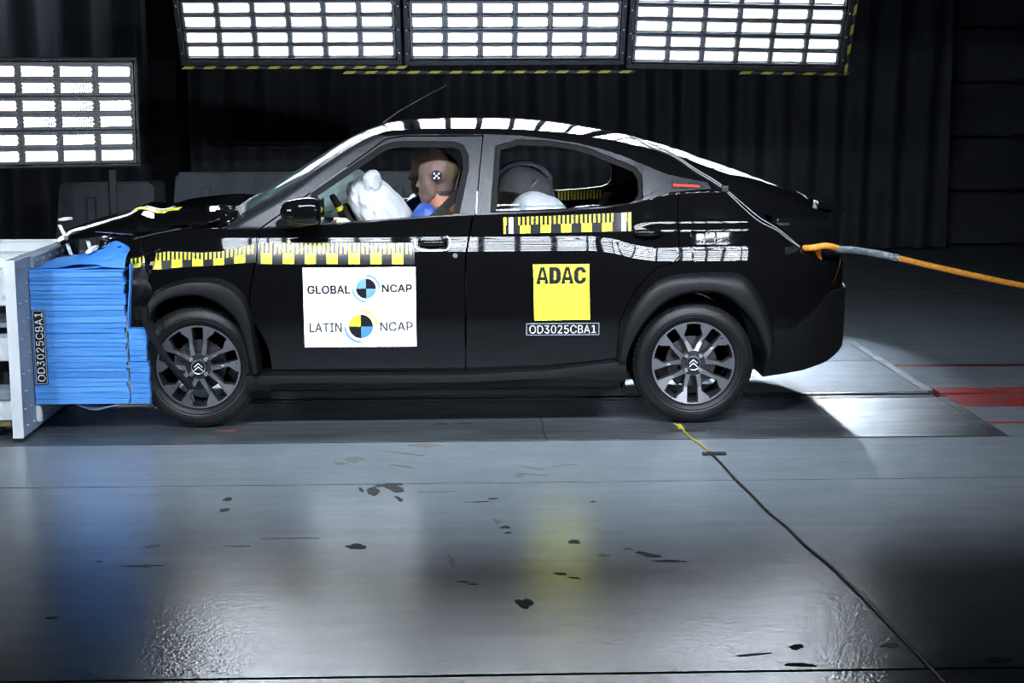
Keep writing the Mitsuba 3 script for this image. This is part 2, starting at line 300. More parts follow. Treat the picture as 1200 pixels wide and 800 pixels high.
def low_block(x0, x1, y, h, label, dx=.0):
    key = thing('crash_block', label, 'barrier', None)
    pts = lambda z, t: [(x0 + t + .10 * z, y + .05 * z), (x1 - t - .02 * z, y + .05 * z), (x1 - t - .02 * z, y + .6), (x0 + t + .10 * z, y + .6)]
    hull = Manifold.hull_points(np.array([(a, b, z) for z, t in ((0, 0), (h - .03, 0), (h, .03)) for a, b in pts(z, t)]))
    add('body', hull, 'mat_block', key, smooth=20)
    add('top_rim', cbox(x0 + .13, x1 - .06, y + .05, y + .11, h, h + .018, .005), 'mat_block', key)
    for q in range(int((x1 - x0) / .9)): add('rib', cbox(x0 + .35 + .9 * q, x0 + .42 + .9 * q, y - .012, y + .02, .05, h - .12, .005), 'mat_block', key)
low_block(-4.07, -3.10, 6.3, .945, 'dark grey low crash block behind the blue barrier, left of the long one')
low_block(-3.05, .60, 6.5, 1.02, 'long dark grey low wall block behind the car roof and windows')

# ---------------------------------------------------------------- LED floodlight banks
def led_cell(w, h, nx, ny):
    """One LED cell in its own plane: u along x, v along y, light towards +z. Returns (mesh, colours)."""
    V, F, Cc = [(-w / 2, -h / 2, 0), (w / 2, -h / 2, 0), (w / 2, h / 2, 0), (-w / 2, h / 2, 0)], [(0, 1, 2), (0, 2, 3)], [.05] * 4
    for j in range(ny):
        for i in range(nx):
            cx = -w / 2 + (i + .5 + (.25 if j % 2 else -.25)) * w / nx; cy = -h / 2 + (j + .5) * h / ny; b = len(V); r = .40 * h / ny
            for a in range(6): V.append((cx + r * math.cos(a * math.pi / 3), cy + r * math.sin(a * math.pi / 3), .004))
            F += [(b, b + a, b + a + 1) for a in range(1, 5)]; Cc += [2.3] * 6
    return np.array(V), np.array(F), np.array(Cc)
TINT = np.array(LAMP_TINT)
def emitter(level): return {'type': 'area', 'radiance': {'type': 'mesh_attribute', 'name': 'vertex_color'}}
PW, PH, CW, CH = .276, .120, .226, .076
def bank(label, origin, u, v, cols, modules, seen, levels, group=None, frame_pad=.05, hazard=None, beam=0.0, aim=None, cut=44.0, side_hazard=False):
    """A bank of floodlight modules. origin: lower left corner; u, v: unit vectors along and up the face; light leaves along u x v."""
    u, v, o = np.array(u, float), np.array(v, float), np.array(origin, float); n = np.cross(u, v)
    M = np.stack([u, v, n], 1)
    def put(m):
        m = tri(m); return trimesh.Trimesh(np.asarray(m.vertices) @ M.T + o, m.faces, process=False)
    key = thing('light_bank', label, 'light', group); W = cols * PW; mod = 2 * PH + .012
    H = modules * mod
    back = [cbox(-frame_pad, W + frame_pad, -frame_pad, H + frame_pad, -.16, -.06, .01)]
    add('back_panel', put(back[0]), 'mat_bank_frame', key)
    rails = [cbox(-frame_pad, W + frame_pad, -frame_pad, -.008, -.06, .03, .005), cbox(-frame_pad, W + frame_pad, H + .004, H + frame_pad, -.06, .03, .005), cbox(-frame_pad, -.008, -.01, H + .006, -.06, .03, .005), cbox(W + .008, W + frame_pad, -.01, H + .006, -.06, .03, .005)]
    for r_ in rails: add('frame_rail', put(r_), 'mat_bank_frame', key)
    cv, cf, cc = led_cell(CW, CH, 13, 5); lump = []
    for m in range(modules):
        y0 = m * mod
        mk = add('lamp_module', put(cbox(0, W, y0, y0 + mod - .008, -.06, -.012, .004)), 'mat_lamp_board', key)
        rim = sbox(0, y0, W, y0 + mod - .008).difference(sbox(.012, y0 + .012, W - .012, y0 + mod - .02))
        bars = [rim] + [sbox(k * PW - .006, y0 + .005, k * PW + .006, y0 + mod - .013) for k in range(1, cols)] + [sbox(.01, y0 + PH - .006, W - .01, y0 + PH + .002)]
        add('bezel', put(extr(unary_union(bars), .028).apply_translation([0, 0, -.012])), 'mat_lamp_bezel', mk)
        for j in range(2):
            for i in range(cols):
                l_ = levels(i, m * 2 + j); at = [(i + .5) * PW, y0 + (j + .5) * PH - .002, -.006]
                if m < seen:
                    add('led_cell', put(cbox(at[0] - CW / 2 - .006, at[0] + CW / 2 + .006, at[1] - CH / 2 - .005, at[1] + CH / 2 + .005, -.012, -.006, .002)), 'mat_lamp_board', mk)
                    lump.append((cv[4:] + at, cf[2:] - 4, cc[4:] * l_))
                else: lump.append((cv[:4] + at, cf[:2], np.full(4, l_)))
    base = np.cumsum([0] + [len(q[0]) for q in lump])
    vs, fs, c_ = np.vstack([q[0] for q in lump]), np.vstack([q[1] + b for q, b in zip(lump, base)]), np.concatenate([q[2] for q in lump])
    add('led_dots', trimesh.Trimesh(vs @ M.T + o, fs, process=False), 'mat_lamp_board', key, kind='stuff', label='glowing white LED dots', color=np.outer(c_ * LAMP_RADIANCE, TINT), emitter=emitter(1))
    for m in range(4 if seen else 2):            # the lensed beams of the left and the right half of the bank
        p = o + u * W * (.25 + .5 * (m % 2)) + v * (min(H / 2, .5) + (.3 * (m // 2) - .15 if seen else 0)) + n * .05; q = np.array(aim, float) + np.array([p[0] * .55, 0, 0])
        scene[f'{key}__beam_{m + 1:03d}'] = {'type': 'spot', 'to_world': T().look_at(origin=p.tolist(), target=q.tolist(), up=[0, 0.1, 1]), 'intensity': {'type': 'rgb', 'value': (beam * min(modules, 4) / (4 if seen else 2) * TINT).tolist()}, 'cutoff_angle': cut, 'beam_width': cut * .15}
    if hazard is not None:
        a, b, yb = hazard; k = 0; s = a
        while s < b:
            e = min(b, s + .085); sl = .03
            add('hazard_stripe', put(extr(Polygon([(s, yb), (e, yb), (e + sl, yb + .024), (s + sl, yb + .024)]), .006).apply_translation([0, 0, .03])), 'mat_hazard_yellow' if k % 2 == 0 else 'mat_hazard_black', key); s = e; k += 1
    for k in range(12 if side_hazard else 0):
        a = -.07 + .085 * k; add('hazard_stripe', put(extr(Polygon([(W + .052, a), (W + .076, a + .02), (W + .076, a + .105), (W + .052, a + .085)]), .006).apply_translation([0, 0, .03])), 'mat_hazard_yellow' if k % 2 == 0 else 'mat_hazard_black', key)
    return key, put
tilt = math.radians(28); VB = (0, -math.sin(tilt), math.cos(tilt))
def lev(seed): return lambda i, j: 0.85 + 0.3 * float(meshkit.noise(np.array([[i * 1.7 + seed, j * 1.9, seed]]), seed)[0])
b1, put1 = bank('overhead LED light bank hung at the left end of the row behind the car', (-2.44, 4.50, 2.035), (1, 0, 0), VB, 6, 8, 2, lev(1), 'overhead light banks', hazard=(-.05, 1.72, -.078), beam=BEAM_REAR, aim=(0, 2.0, 0), cut=27.0)
b2, put2 = bank('overhead LED light bank hung in the middle of the row behind the car', (-.665, 4.50, 2.03), (1, 0, 0), VB, 6, 8, 2, lev(2), 'overhead light banks', hazard=(-.55, 1.78, -.118), beam=BEAM_REAR, aim=(0, 2.0, 0), cut=27.0)
b3, put3 = bank('overhead LED light bank hung at the right end of the row behind the car', (1.105, 4.50, 2.00), (.9998, .0, -.018), VB, 6, 8, 2, lev(3), 'overhead light banks', side_hazard=True, hazard=(.86, 1.72, -.078), beam=BEAM_REAR, aim=(0, 2.0, 0), cut=27.0)
ug = np.array([.95, .31, 0]); ug /= np.linalg.norm(ug)
bl, putl = bank('low upright LED light bank standing at the left edge beside the barrier trolley', tuple(np.array([-2.745, 3.90, 1.240]) - ug * 6 * PW), tuple(ug), (0, 0, 1), 6, 3, 3, lev(4), beam=BEAM_SIDE * .5, aim=(.3, 1.2, .2), cut=24.0, frame_pad=.03)
for k, x in enumerate((.1, 1.45)): add('stand_post', putl(cbox(x, x + .06, -1.28, -.05, -.14, -.08, .006)), 'mat_bank_frame', bl)
for b_, pt in ((b1, put1), (b2, put2), (b3, put3)):
    add('hanger', pt(cbox(.5, .56, 2.1, 3.6, -.16, -.10, .006)), 'mat_bank_frame', b_); add('hanger', pt(cbox(1.15, 1.21, 2.1, 3.6, -.16, -.10, .006)), 'mat_bank_frame', b_)
    for s in range(2):
        for q in range(3): add('bolt', pt(rbox((-.036 if s == 0 else 1.678), (-.022 if s == 0 else 1.692), .05 + .2 * q, .064 + .2 * q, .028, .037, .004, 8)), 'mat_steel_part', b_)
un = np.array([-.80, .60, 0])
bank('low upright LED light bank standing to the left of the camera', (-4.0, -3.7, 1.05), tuple(un), (0, 0, 1), 6, 3, 0, lev(21), beam=BEAM_SIDE * 1.7, aim=(-.6, .5, .9))
bank('added small LED light bank, unseen to the right of the camera, brightening the far child seat', (2.9, -5.2, 1.30), (-.93, -.36, 0), (0, 0, 1), 3, 2, 0, lev(22), beam=16.0, aim=(-1.2, .9, 1.2), cut=20.0)  # added lamp out of view, put in to light the far child seat
bank('added LED light bank, unseen high at the far left, brightening the drape', (-6.6, 4.6, 3.6), (-.94, .33, 0), (0, .5, .866), 3, 2, 0, lev(23), beam=22.0, aim=(-1.6, 8.2, 3.4), cut=26.0)  # added lamp outside the frame, only there to lift the left curtain
# the same kind of bank on the camera's side, above the frame: it lights the near side and mirrors in the shoulder of the doors
VF = (0, math.sin(math.radians(38)), math.cos(math.radians(38)))
for k, x in enumerate((-.78, .98, 2.74)):
    bank('overhead LED light bank hung above the camera, ' + ('left of three', 'middle of three', 'right of three')[k], (x, -3.1, 2.75), (-1, 0, 0), VF, 6, 4, 0, lev(10 + k), 'light banks above the camera', beam=BEAM_FRONT, aim=(0, .2, .5))

# ---------------------------------------------------------------- the car: surface functions (x along the car, y depth from its near side, z up)
YC = 0.88
plan = pch({-2.4: .22, -2.15: .13, -2.0: .075, -1.85: .045, -1.7: .028, -1.5: .012, -1.2: 0, .9: 0, 1.2: .015, 1.4: .045, 1.55: .09, 1.68: .165, 1.78: .27, 1.84: .42, 1.865: .58})
_z = np.linspace(.10, 1.70, 1601)                # slope of the door side: nearly upright, then the shoulder, then a crease to the upright belt
_sl = np.interp(_z, [.10, .20, .26, .34, .45, .60, .74, .82, .88, .925, 1.003, 1.010, 1.06, 1.7], [-1.6, -.9, -.45, -.20, -.09, -.04, 0, .06, .19, .315, .475, .10, .10, .14])
_in = np.concatenate([[0], np.cumsum((_sl[1:] + _sl[:-1]) / 2 * np.diff(_z))]); _in -= _in[np.searchsorted(_z, .74)]
def side(z): return np.interp(z, _z, _in)
def upper_shoulder(x, z):                        # the second, smaller shoulder over the rear wheel
    t = np.clip((x - .55) / .22, 0, 1); t = t * t * (3 - 2 * t); u = np.clip((z - 1.020) / .058, 0, 1)
    return t * .022 * u * u * (3 - 2 * u)
lift = pch({-2.3: .02, -1.3: 0, .40: 0, .52: -.012, .66: -.048, .78: -.062, .95: -.060, 1.9: -.06})
belt = pch({-2.4: .90, -2.15: .99, -1.95: 1.012, -1.72: 1.045, -1.5: 1.055, -1.31: 1.056, -.985: 1.068, -.22: 1.115, .237: 1.128, .68: 1.178, .837: 1.212, 1.05: 1.225, 1.3: 1.185, 1.55: 1.12, 1.8: 1.04, 1.9: 1.0})
zr = pch({-1.5: 1.13, -1.242: 1.292, -1.076: 1.394, -.871: 1.515, -.75: 1.566, -.64: 1.594, -.5: 1.607, -.25: 1.613, .03: 1.609, .2: 1.596, .5: 1.553, .71: 1.510, .92: 1.452, 1.06: 1.402, 1.21: 1.353, 1.5: 1.245, 1.8: 1.122})
zc = pch({-1.5: 1.035, -1.411: 1.088, -1.175: 1.224, -.974: 1.366, -.76: 1.50, -.64: 1.545, -.3: 1.556, 0: 1.55, .3: 1.528, .55: 1.478, .75: 1.425, .93: 1.36, 1.2: 1.275, 1.5: 1.165, 1.8: 1.06})
def inset(x, z): return side(z - lift(x) * np.clip((z - .5) / .35, 0, 1)) + plan(x) + upper_shoulder(x, z)
tumble = pch({-1.6: .36, .6: .36, .9: .58, 1.8: .62})
crown_p = pch({-1.5: 3.0, -.9: 2.8, -.6: 2.3, .15: 2.5, .6: 4.2, 1.8: 4.8})
def winset(x, z):
    b = belt(x); d = z - b
    return np.where(d < 0, inset(x, z) + np.minimum(.03, -d), inset(x, b) + tumble(x) * d + .16 * d * np.abs(d))
def surf(x, z): return np.where(z <= belt(x), inset(x, z), winset(x, z))
def mirror_ring(near): return np.vstack([near, [(x, 2 * YC - y, z) for x, y, z in near[::-1][1:-1]]])
def tub_mesh(off=0.0, x0=-2.2, x1=1.864, dx=.018, zb=.185, grow=0.0):
    rings = []
    for x in np.arange(x0, x1 + dx / 2, dx):
        b = float(belt(x)); zs = np.concatenate([np.linspace(zb, .78, 26), np.linspace(.80, b, 30)])
        near = [(x, YC, zb), (x, YC - .45, zb)] + [(x, float(inset(x, z)) + off, z) for z in zs]
        yi = near[-1][1]
        near += [(x, yi + .02, b + .004 - off), (x, yi + .10, b + .012 - off), (x, YC - .3, b + .02 - off), (x, YC, b + .02 - off)]
        rings.append(mirror_ring(np.array(near)))
    return loft(rings)
def cab_mesh(off=0.0, offc=0.0, offr=0.0, x0=-1.497, x1=1.795, dx=.0165):
    rings = []
    for x in np.arange(x0, x1 + dx / 2, dx):
        c, r, b = float(zc(x)) - offc, float(zr(x)) - offr, float(belt(x))
        zs = np.linspace(b - .13, max(c - .028, b - .10), 22)
        near = [(x, YC, b - .13)] + [(x, float(winset(x, z)) + off, z) for z in zs]
        y1, z1 = near[-1][1], near[-1][2]; yc_ = float(winset(x, c)) + off
        crown = lambda u: (x, YC - (YC - yc_) * u, c + (r - c) * (1 - u ** float(crown_p(x))))
        y2, z2 = crown(.955)[1:]
        for t in np.linspace(0, 1, 8)[1:-1]:
            near.append((x, (1 - t) ** 2 * y1 + 2 * t * (1 - t) * (yc_ + .003) + t * t * y2, (1 - t) ** 2 * z1 + 2 * t * (1 - t) * (c + .002) + t * t * z2))
        near += [crown(u) for u in (.955, .93, .9, .86, .82, .77, .72, .66, .6, .52, .44, .36, .28, .2, .1, 0)]
        rings.append(mirror_ring(np.array(near)))
    return loft(rings)
sil = Polygon([(-1.94, .60), (-1.985, .80), (-2.0, .89), (-2.05, .95), (-2.13, 1.0), (-2.15, 1.04), (-2.1, 2), (1.795, 2), (1.79, 1.118), (1.765, 1.09), (1.712, 1.07), (1.704, .99), (1.73, .935), (1.80, .875), (1.845, .80), (1.858, .68), (1.86, .48), (1.82, .37), (1.70, .30), (1.34, .24), (1.28, .19), (-1.94, .19)])
tub = mani(tub_mesh()) ^ prism_y(sil, -1, 3)
cab = mani(cab_mesh())
outer = tub + (cab ^ prism_y(sil, -1, 3))
cavity = Polygon([(-1.27, .40), (.56, .40), (.60, .80), (1.38, .80), (1.38, 1.10), (.85, 1.16), (.6, 1.13), (-.2, 1.07), (-1.27, 1.02)])
inner = mani(cab_mesh(.045, .045, .036, -1.42, 1.50)) + prism_y(cavity, .125, 2 * YC - .125)
WHEEL_F, WHEEL_R, WZ = (-1.647, .329), (.962, .327), .327
well_f = Point(*WHEEL_F).buffer(.385, quad_segs=24); well_r = Point(*WHEEL_R).buffer(.382, quad_segs=24)
wells = []
for w in (well_f, well_r):
    lowbox = sbox(w.bounds[0], -.2, w.bounds[2], WZ)
    for y0, y1 in ((-1, .34), (2 * YC - .34, 3)): wells.append(prism_y(unary_union([w, lowbox]), y0, y1))
dlo = Polygon([(-1.314, 1.052), (-1.50, 1.05), (-1.42, 1.12), (-1.175, 1.262), (-.974, 1.404), (-.80, 1.51), (-.715, 1.53), (-.647, 1.524), (-.525, 1.532), (-.138, 1.531), (.046, 1.523), (.2, 1.506), (.349, 1.484), (.48, 1.452), (.604, 1.411), (.71, 1.366), (.814, 1.322), (.92, 1.298), (1.034, 1.277), (1.053, 1.244), (.95, 1.238), (.837, 1.227), (.76, 1.203), (.681, 1.180), (.5, 1.150), (.237, 1.129), (-.22, 1.116), (-.6, 1.092), (-.985, 1.068)])
open_f = Polygon([(-1.012, 1.215), (-.669, 1.441), (-.62, 1.459), (-.56, 1.465), (-.305, 1.462), (-.268, 1.450), (-.252, 1.418), (-.250, 1.358), (-.303, 1.120), (-1.0, 1.072)])
open_r = Polygon([(-.052, 1.447), (.042, 1.473), (.2, 1.468), (.341, 1.447), (.43, 1.420), (.511, 1.385), (.60, 1.352), (.645, 1.330), (.669, 1.291), (.668, 1.215), (.650, 1.188), (.62, 1.172), (.5, 1.157), (.239, 1.143), (-.08, 1.133)])
seal_f = open_f.buffer(.032, join_style=2).intersection(dlo.buffer(-.012)).difference(open_f); seal_r = open_r.buffer(.030, join_style=2).intersection(dlo.buffer(-.010)).difference(open_r)
holes = unary_union([open_f, open_r])
# plan shapes of the windscreen and of the rear screen
def crown_pt(x, u, dz=0.0):
    c, r = float(zc(x)), float(zr(x)); yc_ = float(winset(x, c)); return (x, YC - (YC - yc_) * u, c + (r - c) * (1 - abs(u) ** float(crown_p(x))) + dz)
def screen_plan(xs, u): return Polygon([crown_pt(x, u)[:2] for x in xs] + [crown_pt(x, -u)[:2] for x in xs[::-1]])
def crown_y(x, u):
    c = float(zc(x)); return YC - (YC - float(winset(x, c))) * u
def plan_poly(xs, u): return Polygon([(x, crown_y(x, u)) for x in xs] + [(x, crown_y(x, -u)) for x in xs[::-1]])
ws_x, rs_x = np.linspace(-1.46, -.70, 24), np.linspace(.66, 1.62, 24)
ws_plan, rs_plan = plan_poly(ws_x, .93), plan_poly(rs_x, .80)
near_half, far_half = bx(-5, 5, -2, YC, -1, 4), bx(-5, 5, YC, 4, -1, 4)
shell = outer - inner
for w in wells: shell = shell - w
shell = shell - prism_y(dlo, -1, 3) - prism_z(ws_plan, 1.02, 2) - prism_z(rs_plan, 1.12, 2)
door_front = Polygon([(-1.309, 1.06), (-1.322, .90), (-1.352, .76), (-1.366, .62), (-1.358, .46), (-1.327, .310), (-.248, .296), (-.243, .906), (-.205, 1.10), (-.2, 1.14)])
door_rear = Polygon([(.885, 1.3), (.876, 1.16), (.878, .900), (.845, .866), (.761, .842), (.69, .78), (.62, .68), (.565, .56), (.548, .362), (.2, .315), (-.242, .296), (-.237, .906), (-.199, 1.10), (-.194, 1.14)])
outer_skin = bx(-5, 5, -1, .20, 0, 1.3)
panels = []
for d_ in (door_front, door_rear):
    panels.append(shell ^ prism_y(d_.buffer(-.0015), -1, .20))
    shell = shell - prism_y(d_.buffer(.0030), -1, .20)
fender = Polygon([(-2.3, 1.2), (-1.318, 1.2), (-1.330, .90), (-1.360, .76), (-1.374, .62), (-1.366, .46), (-1.335, .30), (-2.3, .3)])
fender_front = shell ^ prism_y(fender.buffer(-.001), -1, .34)
shell = shell - prism_y(fender.buffer(.003), -1, .34)

car = thing('car', 'black crashed coupe crossover with test stickers, its nose crushed against the blue barrier block', 'car')
BP = 'mat_black_paint'
add('body_shell', shell, BP, car, smooth=32)
add('front_door', panels[0], BP, car, smooth=32); add('rear_door', panels[1], BP, car, smooth=32); add('front_fender', fender_front, BP, car, smooth=32)
fd, rd = 'car__front_door', 'car__rear_door'

# satin surround of the side windows, seals, both sides
trim_src = mani(cab_mesh(-.004, -.004, -.002)) - inner
def side_trim(poly, mat, name, off_src, label=None, keep=None):
    m = off_src ^ prism_y(poly, -1, 3)
    add(name, m ^ near_half, mat, car, smooth=32, label=label); add(name, m ^ far_half, mat, car, smooth=32)
pillar_gap = Polygon([(-.192, 1.10), (-.186, 1.10), (-.132, 1.6), (-.138, 1.6)])
door_gap_a = LineString([(-1.31, 1.05), (-.655, 1.507), (-.56, 1.522), (-.138, 1.522)]).buffer(.0035)
trim_poly = dlo.difference(unary_union([holes, seal_f, seal_r])).difference(pillar_gap).difference(door_gap_a)
trim_parts = sorted([g for g in trim_poly.geoms if g.area > 1e-4], key=lambda g: g.bounds[0])
for g in trim_parts: side_trim(g, 'mat_satin_black', 'window_surround', trim_src)
side_trim(unary_union([seal_f]), 'mat_rubber', 'window_seal', mani(cab_mesh(.004, .0, .0)) - inner)
side_trim(unary_union([seal_r]), 'mat_rubber', 'window_seal', mani(cab_mesh(.004, .0, .0)) - inner)

# things laid on the side surface: flat outlines (x, z) bent onto it
def onside(poly, t=.002, lift_=.0, maxedge=.05, fn=surf, bev=0.0):
    m = extr(poly, .001); v, f = trimesh.remesh.subdivide_to_size(m.vertices, m.faces, maxedge, max_iter=12); v = v * (1, 1, 1000)
    y = fn(v[:, 0], v[:, 1]) - lift_ - t * v[:, 2] + (1 - v[:, 2]) * .0005
    return trimesh.Trimesh(np.stack([v[:, 0], y, v[:, 1]], 1), f, process=False)
def onside_text(text, x0, zb, h, width=None, bold=False, t=.0012, lift_=.0022, up=False, fn=surf):
    m = meshkit.text_mesh(text, h, .001, bold); v = np.array(m.vertices)
    if width: v[:, 0] = (v[:, 0] - v[:, 0].min()) * width / np.ptp(v[:, 0])
    x, z = (x0 - v[:, 1], zb + v[:, 0]) if up else (x0 + v[:, 0], zb + v[:, 1])
    y = fn(x, z) - lift_ - t * (v[:, 2] > .0005)
    r = trimesh.Trimesh(np.stack([x, y, z], 1), m.faces, process=False)
    return r

quarter = Polygon([(.690, 1.352), (.785, 1.305), (.790, 1.285), (.782, 1.240), (.690, 1.202)]).buffer(-.006, join_style=1).buffer(.004)
add('quarter_panel', onside(quarter, .006, .006), 'mat_satin_black', car, smooth=30)
for k in range(9): add('edge_mark', onside(sbox(-.186 + .006 * k / 9, 1.125 + .013 * k, -.178 + .006 * k / 9, 1.133 + .013 * k), .001, .005), 'mat_white_print', car)
lens_panel = Polygon([(.80, 1.305), (1.03, 1.268), (1.045, 1.248), (.83, 1.236)])
add('marker_base', onside(affinity.scale(sbox(.845, 1.243, 1.0, 1.283), 1, .8), .004, .003), 'mat_black_print', car)
add('side_marker', onside(Polygon([(.852, 1.273), (.990, 1.263), (.990, 1.251), (.853, 1.258)]), .006, .005), 'mat_red_lens', car, label='thin red marker lens')

# windscreen and rear screen
def crown_sheet(xs, us, dz):
    return sheet([[(x, crown_y(x, u), float(zc(x)) + (float(zr(x)) - float(zc(x))) * (1 - abs(u) ** float(crown_p(x))) + dz) for u in us] for x in xs])
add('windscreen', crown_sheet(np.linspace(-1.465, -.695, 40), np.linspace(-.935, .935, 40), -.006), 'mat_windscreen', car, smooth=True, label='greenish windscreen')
rs = np.array(crown_sheet(rs_x, np.linspace(-.81, .81, 30), -.004).vertices).reshape(24, 30, 3)
add('rear_screen', slab(rs, [0, 0, -.006]), 'mat_glass_dark', car, smooth=30)
pane_x = np.linspace(-.10, .52, 14)
ptop = np.interp(pane_x, [-.10, .42, .52], [1.170, 1.170, 1.160])
add('rear_door_glass', sheet([[(x, float(winset(x, z)) + .022, z) for z in np.linspace(1.09, t_, 6)] for x, t_ in zip(pane_x, ptop)]), 'mat_glass', car, smooth=True)

# black dots and reflections aside, the joints: handles, flap, lock
def handle(x0, z0, x1, z1, chrome, part):
    r = min(.045, (z1 - z0) / 2 - .002)
    o = rrect(x0, z0, x1, z1, r)
    hk = add('door_handle', onside(o.buffer(-.006), .006, .001, .02), BP, part, smooth=40)
    if chrome: add('handle_ring', onside(o.difference(o.buffer(-.006)), .011, .001, .02), 'mat_chrome', part, smooth=40, label='chrome handle surround')
    zm = (z0 + z1) / 2; g = []
    for k in range(15):
        t = k / 14; x = x0 + .018 + (x1 - x0 - .036) * t; bow = .034 * math.sin(math.pi * min(1, max(0, t))) ** .35
        g.append([(x, float(surf(x, zm)) - bow + .012 * math.cos(a), zm + .016 * math.sin(a)) for a in np.arange(12) * np.pi / 6])
    add('handle_grip', loft(g), BP, part, smooth=60)
handle(-.505, .935, -.315, 1.016, True, fd)
handle(.625, .995, .80, 1.045, False, rd)
add('door_lock', lathe_y([(.0, -.006), (.011, -.006), (.014, 0), (.014, .01), (.0, .01)], 20).apply_translation([-.294, float(surf(-.294, .91)), .91]), 'mat_steel_part', car, smooth=40)
flap = Polygon([(.945, 1.035), (1.15, 1.032), (1.175, 1.012), (1.185, .90), (1.172, .865), (.96, .868), (.942, .885), (.935, 1.01)]).buffer(-.01).buffer(.01)
add('fuel_flap', onside(flap, .0025, .0, .03), BP, car, smooth=40)

# cladding: sills, wheel arches, rear bumper
sill = []
for x in np.linspace(-1.395, .60, 60):
    top = float(np.interp(x, [-1.4, -.248, .18, .6], [.300, .296, .314, .362])); bot = float(np.interp(x, [-1.4, -1.3, -1.137, -.676, .176, .6], [.185, .205, .212, .206, .224, .232]))
    pts = [(.16, top), (float(inset(x, top)) - .004, top), (-.004, top - .012), (-.012, top - .05), (-.008, bot + .035), (.012, bot + .008), (.05, bot), (.16, bot + .01)]
    sill.append([(x, y, z) for y, z in pts])
add('sill_cladding', loft(sill), 'mat_cladding', car, smooth=28)
add('sill_cladding', loft([[(x, 2 * YC - y, z) for x, y, z in r] for r in sill]), 'mat_cladding', car, smooth=28)
def resample(pts, n):
    ls = LineString(pts); return np.array([ls.interpolate(t, True).coords[0] for t in np.linspace(0, 1, n)])
def smooth_line(pts, n=60):
    pts = np.array(pts, float); d = np.r_[0, np.cumsum(np.linalg.norm(np.diff(pts, axis=0), axis=1))]; f, g = PchipInterpolator(d, pts[:, 0]), PchipInterpolator(d, pts[:, 1])
    s = np.linspace(0, d[-1], n); return np.stack([f(s), g(s)], 1)
def arch(outer_pts, inner_pts, name, far=False):
    o, i = smooth_line(outer_pts), smooth_line(inner_pts); rings = []
    for p, q in zip(o, i):
        def at(t): return p + (q - p) * t
        ys = [(-.0, float(surf(*p)) - .001), (.03, float(surf(*at(.03))) - .012), (.22, -.030), (.55, -.042), (.88, -.040), (1.0, -.030), (1.02, .0), (1.02, .10), (.85, .10), (.4, .08), (.0, .08)]
        rings.append([(at(t)[0], y if not far else 2 * YC - y, at(t)[1]) for t, y in ys])
    add(name, loft(rings), 'mat_cladding', car, smooth=28)
fa_o = [(-1.905, .60), (-1.908, .635), (-1.898, .675), (-1.865, .723), (-1.815, .757), (-1.753, .782), (-1.67, .801), (-1.586, .806), (-1.52, .800), (-1.455, .775), (-1.392, .715), (-1.362, .64), (-1.340, .50), (-1.318, .305)]
fa_i = [(-1.868, .59), (-1.858, .63), (-1.835, .660), (-1.80, .685), (-1.757, .702), (-1.70, .714), (-1.646, .717), (-1.60, .708), (-1.545, .685), (-1.48, .638), (-1.425, .575), (-1.392, .48), (-1.375, .40), (-1.352, .305)]
ra_o = [(.545, .355), (.563, .46), (.608, .584), (.655, .665), (.712, .733), (.765, .772), (.827, .797), (.92, .810), (1.028, .815), (1.12, .813), (1.19, .805), (1.24, .778), (1.285, .725), (1.33, .645), (1.365, .565), (1.388, .49)]
ra_i = [(.599, .355), (.618, .42), (.650, .49), (.70, .566), (.762, .634), (.82, .675), (.885, .703), (.965, .716), (1.05, .715), (1.12, .693), (1.183, .650), (1.24, .593), (1.284, .524), (1.315, .45), (1.330, .40), (1.336, .335)]
arch(fa_o, fa_i, 'arch_cladding'); arch(ra_o, ra_i, 'arch_cladding'); arch(fa_o, fa_i, 'arch_cladding', True); arch(ra_o, ra_i, 'arch_cladding', True)
bump_poly = Polygon([(1.335, .245), (1.345, .484), (1.54, .515), (1.60, .565), (1.70, .675), (1.725, .69), (1.90, .69), (1.90, .48), (1.84, .37), (1.71, .305), (1.56, .270)])
bt = mani(tub_mesh(-.018, 1.30, 1.864, .012)).translate([.012, 0, 0])
bsil = Polygon([(1.2, .2), (1.335, .245), (1.345, .484), (1.54, .515), (1.60, .565), (1.70, .675), (1.725, .69), (1.872, .69), (1.876, .48), (1.835, .36), (1.71, .298), (1.56, .265)])
add('bumper_cladding', (bt ^ prism_y(bump_poly.intersection(bsil), -1, 3)) - wells[2] - wells[3], 'mat_cladding', car, smooth=30)
# wheel-arch liners and floor pan
for (cx, cz), n_ in ((WHEEL_F, 0), (WHEEL_R, 1)):
    for y0, y1 in ((.06, .33), (2 * YC - .33, 2 * YC - .06)):
        a = np.linspace(math.radians(8), math.radians(172), 30)
        add('arch_liner', slab([[(cx + .388 * math.cos(q), y, cz + .388 * math.sin(q)) for q in a] for y in (y0, y1)], np.array([[[.012 * math.cos(q), 0, .012 * math.sin(q)] for q in a]] * 2)), 'mat_rubber', car, smooth=40)
add('floor_pan', cbox(-1.30, .58, .20, 1.56, .165, .19, .006), 'mat_rubber', car)
for y in (.55, 1.2): add('exhaust_pipe', tube([(-.9, y, .20), (.2, y, .19), (.55, y + .05, .22), (1.2, y + .1, .26), (1.5, y + .1, .25)], .03, 12), 'mat_steel_part', car, smooth=40)
add('rear_axle', tube([(.962, .22, .33), (.962, .5, .30), (.962, 1.26, .30), (.962, 1.54, .33)], .04, 12), 'mat_dark_metal', car, smooth=40)
add('mud_flap', cbox(.585, .60, .04, .18, .18, .36, .004), 'mat_rubber', car)

